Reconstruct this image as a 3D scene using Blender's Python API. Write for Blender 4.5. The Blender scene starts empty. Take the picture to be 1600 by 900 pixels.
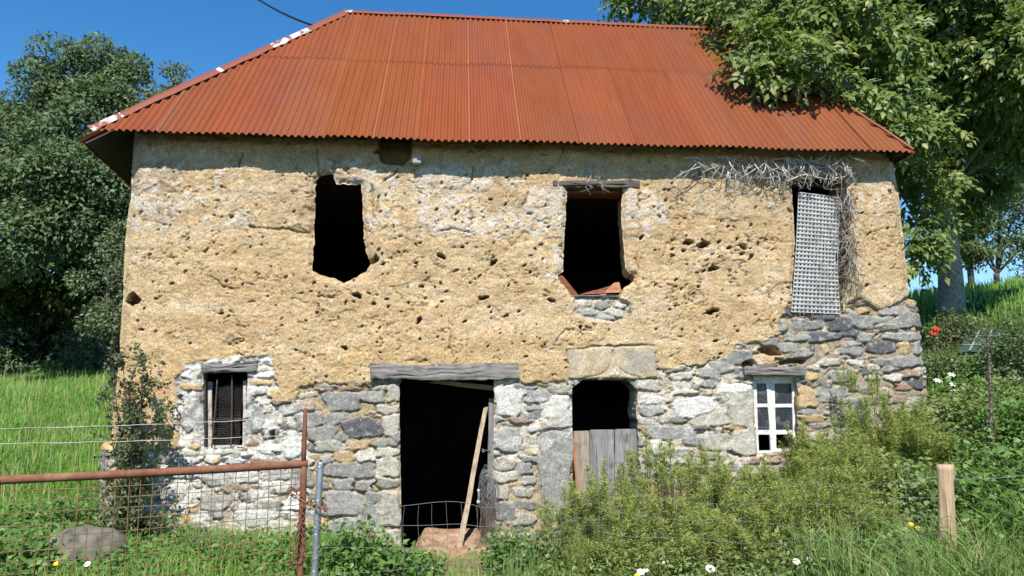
import bpy, math, random
import numpy as np
from mathutils import Vector, Matrix, Quaternion

random.seed(11)
RNG = np.random.default_rng(11)
C = bpy.context.scene.collection
PI = math.pi
R = math.radians

# ------------------------------------------------------------------ camera model
FPX = 1186.0
PITCH = R(8.2)
CAMZ = 1.675
TH = R(4.15)                       # yaw of the facade
H0 = np.array([0.0, 9.771, 0.0])   # house origin (on the facade plane, below the camera axis)
CT, ST = math.cos(TH), math.sin(TH)
CP, SP = math.cos(PITCH), math.sin(PITCH)


def ray(px, py):
    x = (px - 800.0) / FPX
    z = (450.0 - py) / FPX
    return np.array([x, CP - SP * z, SP + CP * z])


def P(px, py, Y):
    """world point seen at a photo pixel, at depth Y"""
    d = ray(px, py)
    t = Y / d[1]
    return np.array([d[0] * t, Y, CAMZ + d[2] * t])


def HP(px, py, v=0.0):
    """house-local point (u along facade, v inward, z up) seen at a photo pixel"""
    d = ray(px, py)
    o = np.array([0, 0, CAMZ]) - H0
    du, dv = d[0] * CT + d[1] * ST, -d[0] * ST + d[1] * CT
    ou, ov = o[0] * CT + o[1] * ST, -o[0] * ST + o[1] * CT
    t = (v - ov) / dv
    return np.array([ou + du * t, v, CAMZ + d[2] * t])


def h2w(p):
    return np.array([H0[0] + p[0] * CT - p[1] * ST, H0[1] + p[0] * ST + p[1] * CT, p[2]])


def to_px(u, z):
    """pixel of facade points (v = 0), arrays"""
    X = H0[0] + u * CT
    Y = H0[1] + u * ST
    Z = z - CAMZ
    yc = CP * Y + SP * Z
    zc = -SP * Y + CP * Z
    return 800 + FPX * X / yc, 450 - FPX * zc / yc


# ------------------------------------------------------------------ noise
def _h(ix, iy, iz, s):
    n = (ix.astype(np.uint32) * np.uint32(374761393) + iy.astype(np.uint32) * np.uint32(668265263)
         + iz.astype(np.uint32) * np.uint32(2246822519) + np.uint32((s * 3266489917) & 0xffffffff))
    n = (n ^ (n >> np.uint32(13))) * np.uint32(1274126177)
    n = n ^ (n >> np.uint32(16))
    return (n & np.uint32(0xffffff)).astype(np.float64) / 0xffffff


def vn(x, y, z=0.0, s=0):
    x, y, z = np.broadcast_arrays(np.asarray(x, float), np.asarray(y, float), np.asarray(z, float))
    fx, fy, fz = np.floor(x), np.floor(y), np.floor(z)
    ix, iy, iz = fx.astype(np.int64), fy.astype(np.int64), fz.astype(np.int64)
    tx, ty, tz = x - fx, y - fy, z - fz
    tx, ty, tz = [t * t * t * (t * (t * 6 - 15) + 10) for t in (tx, ty, tz)]
    out = 0
    for a in (0, 1):
        for b in (0, 1):
            for c in (0, 1):
                w = (tx if a else 1 - tx) * (ty if b else 1 - ty) * (tz if c else 1 - tz)
                out = out + w * _h(ix + a, iy + b, iz + c, s)
    return out * 2 - 1


def fbm(x, y, z=0.0, s=0, o=4, g=0.5):
    r, a, f, n = 0, 1.0, 1.0, 0
    for k in range(o):
        r = r + a * vn(np.asarray(x) * f, np.asarray(y) * f, np.asarray(z) * f, s + k * 17)
        n += a
        a *= g
        f *= 2.03
    return r / n


def sst(a, b, x):
    t = np.clip((x - a) / (b - a), 0, 1)
    return t * t * (3 - 2 * t)


# ------------------------------------------------------------------ mesh building
class Geo:
    def __init__(s):
        s.v, s.f, s.c, s.n = [], {}, [], 0

    def add(s, v, *faces, col=None):
        v = np.asarray(v, float).reshape(-1, 3)
        for f in faces:
            f = np.asarray(f, np.int64)
            if f.size:
                s.f.setdefault(f.shape[1], []).append(f + s.n)
        s.v.append(v)
        if col is not None:
            c = np.asarray(col, float)
            if c.ndim == 1:
                c = np.repeat(c[None, :], len(v), 0)
            s.c.append(c)
        s.n += len(v)

    def build(s, name, mat, parent=None, smooth=False, origin=None):
        me = bpy.data.meshes.new(name)
        v = np.concatenate(s.v) if s.v else np.zeros((0, 3))
        if origin is not None:
            v = v - np.asarray(origin)
        me.vertices.add(len(v))
        me.vertices.foreach_set('co', v.astype(np.float32).ravel())
        loops, starts, tot = [], [], 0
        for k, fl in s.f.items():
            f = np.concatenate(fl)
            loops.append(f.ravel())
            starts.append(tot + np.arange(len(f)) * k)
            tot += f.size
        if tot:
            lv = np.concatenate(loops)
            stt = np.concatenate(starts)
            me.loops.add(len(lv))
            me.loops.foreach_set('vertex_index', lv.astype(np.int32))
            me.polygons.add(len(stt))
            me.polygons.foreach_set('loop_start', stt.astype(np.int32))
            if smooth:
                me.polygons.foreach_set('use_smooth', np.ones(len(stt), bool))
        if s.c:
            c = np.concatenate(s.c)
            a = me.attributes.new('Col', 'FLOAT_COLOR', 'POINT')
            a.data.foreach_set('color', np.concatenate([c, np.ones((len(c), 1))], 1).astype(np.float32).ravel())
        me.update(calc_edges=True)
        me.validate()
        if mat:
            me.materials.append(mat)
        o = bpy.data.objects.new(name, me)
        C.objects.link(o)
        if origin is not None:
            o.location = origin
        if parent:
            o.parent = parent
        return o


def tube(g, pts, rad, n=6, col=None, cap=True):
    pts = np.asarray(pts, float)
    m = len(pts)
    rad = np.broadcast_to(np.asarray(rad, float), (m,))
    t = np.gradient(pts, axis=0)
    t /= np.linalg.norm(t, axis=1)[:, None] + 1e-9
    ref = np.array([0.31, 0.17, 0.93])
    if abs(t.mean(0) @ ref) > 0.85:
        ref = np.array([0.9, 0.2, 0.1])
    a = np.cross(t, ref)
    a /= np.linalg.norm(a, axis=1)[:, None] + 1e-9
    b = np.cross(t, a)
    ang = np.arange(n) * 2 * PI / n
    v = pts[:, None, :] + rad[:, None, None] * (np.cos(ang)[None, :, None] * a[:, None, :] + np.sin(ang)[None, :, None] * b[:, None, :])
    v = v.reshape(-1, 3)
    i = np.arange(m - 1)[:, None] * n
    j = np.arange(n)[None, :]
    q = np.stack([i + j, i + (j + 1) % n, i + n + (j + 1) % n, i + n + j], -1).reshape(-1, 4)
    fs = [q]
    if cap:
        fs.append(np.array([np.arange(n)[::-1]]))
        fs.append(np.array([np.arange(n) + (m - 1) * n]))
    g.add(v, *fs, col=col)


def curve(p, n=12):
    """smooth polyline through points"""
    p = np.asarray(p, float)
    if len(p) < 3:
        return p
    q = np.vstack([2 * p[0] - p[1], p, 2 * p[-1] - p[-2]])
    out = []
    for i in range(len(p) - 1):
        a, b, c, d = q[i], q[i + 1], q[i + 2], q[i + 3]
        for t in np.linspace(0, 1, n, endpoint=False):
            out.append(0.5 * (2 * b + (c - a) * t + (2 * a - 5 * b + 4 * c - d) * t * t + (3 * b - a - 3 * c + d) * t ** 3))
    out.append(p[-1])
    return np.array(out)


def slab(g, corners_front, depth_vec, nu=12, nv=6, nd=2, amp=0.004, freq=12.0, seed=0, col=None, bevel=0.006, grain=None):
    """an uneven beam or board: front quad (bl, br, tr, tl), pushed along depth_vec"""
    bl, br, tr, tl = [np.asarray(c, float) for c in corners_front]
    dv = np.asarray(depth_vec, float)

    def face(fn, a, b):
        A, B = np.meshgrid(np.linspace(0, 1, a), np.linspace(0, 1, b))
        v = fn(A.ravel(), B.ravel())
        i = np.arange(b - 1)[:, None] * a
        j = np.arange(a - 1)[None, :]
        q = np.stack([i + j, i + j + 1, i + a + j + 1, i + a + j], -1).reshape(-1, 4)
        return v, q
    wid = np.linalg.norm(br - bl)
    hei = np.linalg.norm(tl - bl)
    dep = np.linalg.norm(dv)

    def pos(s, t, d):
        s, t, d = s[:, None], t[:, None], d[:, None]
        p = (bl * (1 - s) * (1 - t) + br * s * (1 - t) + tr * s * t + tl * (1 - s) * t) + dv * d
        c = (bl + br + tr + tl) / 4 + dv / 2
        n1 = fbm(p[:, 0] * freq * .4, p[:, 2] * freq * .4, p[:, 1] * freq * .4, seed, 3)
        n2 = fbm(p[:, 0] * freq * .4 + 9, p[:, 2] * freq * .4, p[:, 1] * freq * .4, seed + 5, 3)
        n3 = fbm(p[:, 0] * freq * .4, p[:, 2] * freq * .4 + 7, p[:, 1] * freq * .4, seed + 9, 3)
        off = np.stack([n1, n2, n3], 1) * amp * 1.6
        # rounded arrises
        ex = np.minimum(s, 1 - s)[:, 0] * wid
        ez = np.minimum(t, 1 - t)[:, 0] * hei
        ed = np.minimum(d, 1 - d)[:, 0] * dep
        e = np.sort(np.stack([ex, ez, ed], 1), 1)[:, 1]
        pull = np.clip(1 - e / (bevel * 2 + 1e-6), 0, 1)[:, None] * bevel * .7
        dirc = c - p
        dirc /= np.linalg.norm(dirc, axis=1)[:, None] + 1e-9
        q = p + off + dirc * pull
        if grain is not None:
            ax = grain
            cr = t[:, 0] * hei if ax == 0 else s[:, 0] * wid
            al = s[:, 0] * wid if ax == 0 else t[:, 0] * hei
            gr = fbm(cr * 60 + 3 * fbm(al * 2, cr * 6, 0, seed, 2), al * 2.2, 0, seed + 3, 2)
            dn = dv / (dep + 1e-9)
            q = q + dn * (np.clip(gr - .12, 0, 1) * 0.03 * (d < 0.5)[:, 0])[:, None]
        return q
    z, o = np.zeros, np.ones
    fs = [(lambda A, B: pos(A, B, 0 * A), nu, nv), (lambda A, B: pos(1 - A, B, 0 * A + 1), nu, nv),
          (lambda A, B: pos(A, 0 * A, 1 - B), nu, nd + 1), (lambda A, B: pos(A, 0 * A + 1, B), nu, nd + 1),
          (lambda A, B: pos(0 * A, B, 1 - A), nd + 1, nv), (lambda A, B: pos(0 * A + 1, B, A), nd + 1, nv)]
    for fn, a, b in fs:
        v, q = face(fn, a, b)
        g.add(v, q, col=col)


def box(g, lo, hi, col=None):
    lo, hi = np.asarray(lo, float), np.asarray(hi, float)
    v = np.array([[(hi if i & 1 else lo)[0], (hi if i & 2 else lo)[1], (hi if i & 4 else lo)[2]] for i in range(8)])
    g.add(v, np.array([[0, 4, 6, 2], [1, 3, 7, 5], [0, 1, 5, 4], [2, 6, 7, 3], [0, 2, 3, 1], [4, 5, 7, 6]]), col=col)


# ------------------------------------------------------------------ objects
def tag(o, label=None, cat=None, group=None, kind=None):
    if label:
        o['label'] = label
    if cat:
        o['category'] = cat
    if group:
        o['group'] = group
    if kind:
        o['kind'] = kind
    return o


def thing(name, label, cat, loc=(0, 0, 0), rotz=0.0, group=None):
    o = bpy.data.objects.new(name, None)
    C.objects.link(o)
    o.empty_display_size = .2
    o.location = loc
    o.rotation_euler = (0, 0, rotz)
    return tag(o, label, cat, group)


# ------------------------------------------------------------------ materials
def new_mat(name):
    m = bpy.data.materials.new(name)
    m.use_nodes = True
    nt = m.node_tree
    b = nt.nodes['Principled BSDF']
    return m, nt, b


def N(nt, t, **kw):
    n = nt.nodes.new(t)
    for k, v in kw.items():
        if k.startswith('i_'):
            n.inputs[k[2:].replace('_', ' ')].default_value = v
        else:
            setattr(n, k, v)
    return n


def mixc(nt, fac, a, b, mode='MIX'):
    n = nt.nodes.new('ShaderNodeMix')
    n.data_type = 'RGBA'
    n.blend_type = mode
    n.clamp_factor = True
    for idx, x in ((0, fac), (6, a), (7, b)):
        if hasattr(x, 'links') or isinstance(x, bpy.types.NodeSocket):
            nt.links.new(x, n.inputs[idx])
        elif isinstance(x, (int, float)):
            n.inputs[idx].default_value = x
        else:
            n.inputs[idx].default_value = (*x, 1)
    return n.outputs[2]


def ramp(nt, src, a, b, lo=0.0, hi=1.0):
    n = nt.nodes.new('ShaderNodeMapRange')
    n.interpolation_type = 'SMOOTHSTEP'
    nt.links.new(src, n.inputs[0])
    for i, v in zip((1, 2, 3, 4), (a, b, lo, hi)):
        n.inputs[i].default_value = v
    return n.outputs[0]


def noise(nt, vec, scale, detail=4, rough=.55, dist=0.0):
    n = nt.nodes.new('ShaderNodeTexNoise')
    n.inputs['Scale'].default_value = scale
    n.inputs['Detail'].default_value = detail
    n.inputs['Roughness'].default_value = rough
    n.inputs['Distortion'].default_value = dist
    if vec is not None:
        nt.links.new(vec, n.inputs['Vector'])
    return n.outputs['Fac']


def mapping(nt, scale, coord='Object'):
    tc = nt.nodes.new('ShaderNodeTexCoord')
    mp = nt.nodes.new('ShaderNodeMapping')
    mp.inputs['Scale'].default_value = scale
    nt.links.new(tc.outputs[coord], mp.inputs['Vector'])
    return mp.outputs[0]


def bump(nt, b, h, dist=.01, st=.6):
    n = nt.nodes.new('ShaderNodeBump')
    n.inputs['Distance'].default_value = dist
    n.inputs['Strength'].default_value = st
    nt.links.new(h, n.inputs['Height'])
    nt.links.new(n.outputs[0], b.inputs['Normal'])


def mat_masonry(name):
    m, nt, b = new_mat(name)
    a = N(nt, 'ShaderNodeAttribute', attribute_name='Col')
    v = mapping(nt, (1, 1, 1))
    n1 = noise(nt, v, 55, 6, .7)
    n2 = noise(nt, v, 9, 5, .6)
    n3 = noise(nt, v, 170, 3, .7)
    c = mixc(nt, ramp(nt, n1, .32, .72), a.outputs['Color'], (.5, .5, .5), 'MULTIPLY')
    # pale straw and grit flecks, darker soil flecks
    c1 = mixc(nt, ramp(nt, n1, .38, .64, .62, 1.25), (0, 0, 0), a.outputs['Color'])
    mul = N(nt, 'ShaderNodeVectorMath', operation='SCALE')
    nt.links.new(a.outputs['Color'], mul.inputs[0])
    nt.links.new(ramp(nt, n1, .3, .7, .58, 1.4), mul.inputs['Scale'])
    mul2 = N(nt, 'ShaderNodeVectorMath', operation='SCALE')
    nt.links.new(mul.outputs[0], mul2.inputs[0])
    nt.links.new(ramp(nt, n2, .3, .7, .86, 1.12), mul2.inputs['Scale'])
    mul3 = N(nt, 'ShaderNodeVectorMath', operation='SCALE')
    nt.links.new(mul2.outputs[0], mul3.inputs[0])
    nt.links.new(ramp(nt, n3, .3, .7, .7, 1.3), mul3.inputs['Scale'])
    nt.links.new(mul3.outputs[0], b.inputs['Base Color'])
    b.inputs['Roughness'].default_value = .95
    b.inputs['Specular IOR Level'].default_value = .15
    bump(nt, b, n1, .012, .8)
    return m


def mat_wood(name, c1, c2, dark, axis=0, sc=1.0, rough=.85):
    m, nt, b = new_mat(name)
    s = [34 * sc] * 3
    s[axis] = 1.6 * sc
    v = mapping(nt, s)
    n1 = noise(nt, v, 1.0, 6, .65, .3)
    v2 = mapping(nt, [x * 2.6 for x in s])
    n2 = noise(nt, v2, 1.0, 4, .7)
    n3 = noise(nt, mapping(nt, (1, 1, 1)), 7, 3)
    c = mixc(nt, ramp(nt, n1, .35, .65), c1, c2)
    c = mixc(nt, ramp(nt, n2, .56, .7), c, dark)
    c = mixc(nt, ramp(nt, n3, .5, .75, 0, .5), c, dark)
    nt.links.new(c, b.inputs['Base Color'])
    b.inputs['Roughness'].default_value = rough
    b.inputs['Specular IOR Level'].default_value = .2
    bump(nt, b, n1, .006, .7)
    return m


def mat_leaf(name, c1, c2, c3=None, trans=.3, rough=.55, spec=.3):
    """c1..c2 vary from leaf to leaf through the Col attribute"""
    m, nt, b = new_mat(name)
    a = N(nt, 'ShaderNodeAttribute', attribute_name='Col')
    sep = N(nt, 'ShaderNodeSeparateColor')
    nt.links.new(a.outputs['Color'], sep.inputs[0])
    c = mixc(nt, sep.outputs[0], c1, c2)
    if c3:
        c = mixc(nt, ramp(nt, sep.outputs[1], .82, .95), c, c3)
    nt.links.new(c, b.inputs['Base Color'])
    b.inputs['Roughness'].default_value = rough
    b.inputs['Specular IOR Level'].default_value = spec
    tr = N(nt, 'ShaderNodeBsdfTranslucent')
    tc = mixc(nt, .5, c, (.25, .32, .03), 'MIX')
    nt.links.new(tc, tr.inputs['Color'])
    mx = N(nt, 'ShaderNodeMixShader')
    mx.inputs[0].default_value = trans
    out = nt.nodes['Material Output']
    nt.links.new(b.outputs[0], mx.inputs[1])
    nt.links.new(tr.outputs[0], mx.inputs[2])
    nt.links.new(mx.outputs[0], out.inputs[0])
    return m


def mat_plain(name, c, rough=.8, metal=0.0, spec=.3, c2=None, sc=20, bmp=0.0):
    m, nt, b = new_mat(name)
    if c2:
        n = noise(nt, mapping(nt, (1, 1, 1)), sc, 5, .65)
        nt.links.new(mixc(nt, ramp(nt, n, .38, .66), c, c2), b.inputs['Base Color'])
        if bmp:
            bump(nt, b, n, bmp, .6)
    else:
        b.inputs['Base Color'].default_value = (*c, 1)
    b.inputs['Roughness'].default_value = rough
    b.inputs['Metallic'].default_value = metal
    b.inputs['Specular IOR Level'].default_value = spec
    return m


M = {}
M['masonry'] = mat_masonry('cob_and_stone')
M['lintel'] = mat_wood('weathered_oak', (.235, .222, .205), (.15, .14, .128), (.03, .027, .024), 0, .8)
M['lintel_dark'] = mat_wood('dark_oak', (.12, .10, .085), (.07, .06, .052), (.02, .018, .016), 0, .8)
M['board'] = mat_wood('grey_boards', (.27, .26, .25), (.165, .158, .155), (.05, .046, .043), 2, .7)
M['board_brown'] = mat_wood('brown_board', (.27, .19, .13), (.33, .28, .23), (.09, .06, .045), 2, .7)
M['stick'] = mat_wood('pale_batten', (.45, .35, .24), (.33, .25, .17), (.14, .1, .07), 2, .7)
M['post'] = mat_wood('split_post', (.54, .39, .24), (.36, .25, .15), (.12, .085, .055), 2, 1.1)
M['redwood'] = mat_wood('red_boards', (.26, .09, .045), (.17, .06, .035), (.05, .025, .02), 0, .6)
M['tile'] = mat_plain('sawn_end', (.42, .2, .09), .8, c2=(.28, .12, .06), sc=30)
M['white_wood'] = mat_plain('flaking_white_paint', (.74, .73, .69), .6, c2=(.5, .47, .42), sc=18, bmp=.003)
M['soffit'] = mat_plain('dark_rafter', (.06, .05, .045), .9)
M['dark'] = mat_plain('dark_interior', (.055, .048, .042), .95, c2=(.035, .03, .026), sc=3)  # dark colour put in to deepen the interior's shade
M['wire'] = mat_plain('grey_wire', (.42, .42, .42), .45, .7, c2=(.25, .2, .16), sc=6)
M['galv'] = mat_plain('galvanised_tube', (.44, .47, .50), .42, .75, c2=(.33, .36, .39), sc=25)
M['lattice'] = mat_plain('weathered_trellis', (.37, .365, .36), .75, c2=(.27, .265, .26), sc=9)
M['vine'] = mat_plain('dead_vine', (.56, .53, .48), .9, c2=(.36, .33, .29), sc=12)
M['vine_brown'] = mat_plain('dead_vine_fine', (.22, .18, .145), .9, c2=(.12, .1, .08), sc=12)
M['bark'] = mat_plain('bark', (.10, .088, .072), .95, c2=(.05, .043, .035), sc=16, bmp=.02)
M['bark_grey'] = mat_plain('walnut_bark', (.36, .34, .30), .95, c2=(.18, .168, .148), sc=14, bmp=.03)
M['stem'] = mat_plain('green_stem', (.12, .15, .05), .8, c2=(.16, .12, .06), sc=9)
M['rock'] = mat_plain('granite', (.17, .15, .125), .95, c2=(.075, .075, .05), sc=7, bmp=.02)
M['cable'] = mat_plain('black_cable', (.012, .012, .013), .6)


def mat_rust(name, c1, c2, c3):
    m, nt, b = new_mat(name)
    v = mapping(nt, (1, 1, 1))
    n = noise(nt, v, 14, 6, .7)
    n2 = noise(nt, v, 3, 4, .6)
    c = mixc(nt, ramp(nt, n, .36, .66), c1, c2)
    c = mixc(nt, ramp(nt, n2, .55, .75), c, c3)
    nt.links.new(c, b.inputs['Base Color'])
    b.inputs['Roughness'].default_value = .82
    b.inputs['Specular IOR Level'].default_value = .25
    bump(nt, b, n, .003, .5)
    return m


M['rust'] = mat_rust('rusty_iron', (.22, .095, .05), (.14, .06, .035), (.28, .17, .1))
M['rust_wire'] = mat_rust('rusty_mesh', (.24, .15, .065), (.15, .085, .045), (.3, .2, .09))


def mat_roof():
    m, nt, b = new_mat('red_oxide_sheet')
    v = mapping(nt, (1, 1, 1))
    n1 = noise(nt, mapping(nt, (6, .9, .9)), 1.0, 5, .6)
    n2 = noise(nt, v, 38, 5, .7)
    n3 = noise(nt, mapping(nt, (1.2, .5, .5)), 1.0, 3, .5)
    a = N(nt, 'ShaderNodeAttribute', attribute_name='Col')
    c = mixc(nt, ramp(nt, n1, .35, .68), (.232, .063, .021), (.205, .054, .018))
    c = mixc(nt, ramp(nt, n2, .58, .78, 0, .7), c, (.14, .04, .022))
    c = mixc(nt, ramp(nt, n3, .45, .75, 0, .6), c, (.185, .060, .034))
    c = mixc(nt, 1.0, c, a.outputs['Color'], 'MULTIPLY')
    nt.links.new(c, b.inputs['Base Color'])
    b.inputs['Roughness'].default_value = .6
    b.inputs['Specular IOR Level'].default_value = .16
    bump(nt, b, n2, .0015, .4)
    return m


M['roof'] = mat_roof()


def mat_flash():
    m, nt, b = new_mat('peeling_ridge_cap')
    a = N(nt, 'ShaderNodeAttribute', attribute_name='Col')
    sep = N(nt, 'ShaderNodeSeparateColor')
    nt.links.new(a.outputs['Color'], sep.inputs[0])
    n = noise(nt, mapping(nt, (1, 1, 1)), 9, 5, .7)
    s = N(nt, 'ShaderNodeMath', operation='ADD')
    nt.links.new(sep.outputs[0], s.inputs[0])
    nt.links.new(n, s.inputs[1])
    c = mixc(nt, ramp(nt, s.outputs[0], .95, 1.05), (.21, .056, .026), (.50, .50, .50))
    nt.links.new(c, b.inputs['Base Color'])
    b.inputs['Roughness'].default_value = .5
    return m


M['flash'] = mat_flash()


def mat_glass():
    m, nt, b = new_mat('dusty_pane')
    n = noise(nt, mapping(nt, (1, 1, 1)), 9, 6, .7, .8)
    n2 = noise(nt, mapping(nt, (1, 1, 1)), 60, 3, .7)
    c = mixc(nt, ramp(nt, n, .45, .75), (.03, .035, .045), (.16, .17, .185))
    c = mixc(nt, ramp(nt, n2, .62, .75), c, (.3, .3, .3))
    nt.links.new(c, b.inputs['Base Color'])
    b.inputs['Roughness'].default_value = .22
    b.inputs['Alpha'].default_value = .85
    return m


M['glass'] = mat_glass()


def mat_ground():
    m, nt, b = new_mat('ground')
    a = N(nt, 'ShaderNodeAttribute', attribute_name='Col')
    v = mapping(nt, (1, 1, 1))
    n = noise(nt, v, 7, 6, .7)
    n2 = noise(nt, v, 60, 4, .7)
    mul = N(nt, 'ShaderNodeVectorMath', operation='SCALE')
    nt.links.new(a.outputs['Color'], mul.inputs[0])
    nt.links.new(ramp(nt, n, .3, .7, .6, 1.35), mul.inputs['Scale'])
    mul2 = N(nt, 'ShaderNodeVectorMath', operation='SCALE')
    nt.links.new(mul.outputs[0], mul2.inputs[0])
    nt.links.new(ramp(nt, n2, .3, .7, .7, 1.25), mul2.inputs['Scale'])
    nt.links.new(mul2.outputs[0], b.inputs['Base Color'])
    b.inputs['Roughness'].default_value = 1
    b.inputs['Specular IOR Level'].default_value = .1
    bump(nt, b, n2, .03, .8)
    return m


M['ground'] = mat_ground()
M['leaf_walnut'] = mat_leaf('walnut_leaf', (.092, .155, .038), (.19, .265, .072), (.30, .32, .11), .36, .45, .32)
M['leaf_left'] = mat_leaf('ash_leaf', (.058, .098, .042), (.115, .168, .07), (.17, .21, .11), .24, .5, .25)
M['leaf_far'] = mat_leaf('far_leaf', (.08, .115, .035), (.13, .17, .05), None, .25, .5)
M['leaf_shrub'] = mat_leaf('shrub_leaf', (.06, .085, .038), (.12, .15, .065), (.22, .23, .11), .25, .45, .4)
M['leaf_bramble'] = mat_leaf('bramble_leaf', (.07, .155, .03), (.13, .245, .055), (.2, .3, .07), .32, .45, .35)
M['leaf_weed'] = mat_leaf('fleabane_leaf', (.27, .36, .075), (.44, .51, .14), (.54, .5, .21), .47, .6)
M['leaf_weed_dark'] = mat_leaf('undergrowth_leaf', (.12, .19, .055), (.22, .29, .09), (.33, .33, .14), .35, .6)
M['grass'] = mat_leaf('grass_blade', (.15, .32, .04), (.25, .45, .085), (.36, .45, .15), .42, .5, .3)
M['grass_dark'] = mat_leaf('long_grass_blade', (.11, .20, .045), (.20, .31, .08), (.38, .36, .17), .4, .5, .3)
M['seed'] = mat_leaf('seed_stalk', (.3, .33, .12), (.45, .42, .22), None, .3, .6)
M['petal_white'] = mat_plain('white_petal', (.82, .82, .80), .6)
M['petal_yellow'] = mat_plain('yellow_petal', (.75, .55, .03), .6)
M['petal_red'] = mat_plain('red_petal', (.65, .03, .015), .6)
M['fruit'] = mat_plain('green_walnut', (.22, .3, .07), .5)
M['tarp'] = mat_plain('green_ground_sheet', (.055, .085, .075), .6, c2=(.04, .065, .06), sc=5)
M['tarp_line'] = mat_plain('sheet_line', (.25, .32, .28), .6)

# ------------------------------------------------------------------ render settings, light
sc = bpy.context.scene
cam = bpy.data.cameras.new('camera')
cam.sensor_width = 36
cam.lens = 36 * FPX / 1600
cam.clip_end = 3000
cam.clip_start = .05
co = bpy.data.objects.new('camera', cam)
C.objects.link(co)
co.location = (0, 0, CAMZ)
co.rotation_euler = (PI / 2 + PITCH, 0, 0)
sc.camera = co
sc.view_settings.view_transform = 'Standard'
sc.view_settings.look = 'None'
sc.view_settings.gamma = 1
sc.view_settings.exposure = 0.58
sc.render.engine = 'CYCLES'
sc.cycles.max_bounces = 6
sc.cycles.transparent_max_bounces = 6

SUN_EL, SUN_AZ = R(50), R(0)
w = bpy.data.worlds.new('World')
sc.world = w
w.use_nodes = True
nt = w.node_tree
sky = nt.nodes.new('ShaderNodeTexSky')
sky.sky_type = 'NISHITA'
sky.sun_disc = False
sky.sun_elevation = SUN_EL
sky.sun_rotation = PI + SUN_AZ
sky.altitude = 400
sky.air_density = 1.0
sky.dust_density = 0.0
sky.ozone_density = 1.8
bg = nt.nodes['Background']
bg.inputs[1].default_value = .12
hs_ = nt.nodes.new('ShaderNodeHueSaturation')
hs_.inputs['Saturation'].default_value = 1.36
nt.links.new(sky.outputs[0], hs_.inputs['Color'])
nt.links.new(hs_.outputs[0], bg.inputs[0])
sl = bpy.data.lights.new('sun', 'SUN')
sl.energy = 5.0
sl.angle = R(.5)
sl.color = (1, .95, .87)
so = bpy.data.objects.new('sun', sl)
C.objects.link(so)
so.location = (0, -20, 25)
so.rotation_euler = (PI / 2 - SUN_EL, 0, -SUN_AZ)


# ------------------------------------------------------------------ ground
def terrain(x, y):
    x, y = np.asarray(x, float), np.asarray(y, float)
    q = .3 * (x - 3) + .2 * (y - 7)
    q = np.where(q > 3, 3 + 1.55 * np.tanh((q - 3) / 1.55), q)
    q = np.where(q < .5, .5 * np.exp((np.minimum(q, .5) - .5) / .5) * np.clip((q + 1.0) / 1.5, 0, 1), q)
    q = q * (1 - sst(40, 130, np.hypot(x, y)) * .5)
    l = np.clip(.165 * (y - 8.5), 0, 2.7) * (1 - sst(-6.5, -3.2, x))
    l = l * (1 - .0 * y)
    n = fbm(x * .5, y * .5, 0, 3, 3) * .07 * sst(5, 8, np.hypot(x, y - 9))
    dip = .21 * np.exp(-((x + .8) / 2.0) ** 2 - ((y - 9.0) / 2.6) ** 2)
    return q + l + n * .8 - dip


def PG(px, py):
    """where the line of sight through a photo pixel meets the ground"""
    d = ray(px, py)
    t = np.linspace(3, 60, 2400)
    z = CAMZ + d[2] * t - terrain(d[0] * t, d[1] * t)
    k = np.nonzero(z < 0)[0]
    t = t[k[0]] if len(k) else 40.0
    return np.array([d[0] * t, d[1] * t, float(terrain(d[0] * t, d[1] * t))])


def terrain_in(x, y):
    """with the sunken floor inside the barn"""
    h = terrain(x, y)
    u = (x - H0[0]) * CT + (y - H0[1]) * ST
    v = -(x - H0[0]) * ST + (y - H0[1]) * CT
    m = sst(.16, .36, v) * (1 - sst(5.0, 5.25, v)) * sst(-4.9, -4.6, u) * (1 - sst(4.95, 5.15, u))
    return h * (1 - m) - .5 * m


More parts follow.
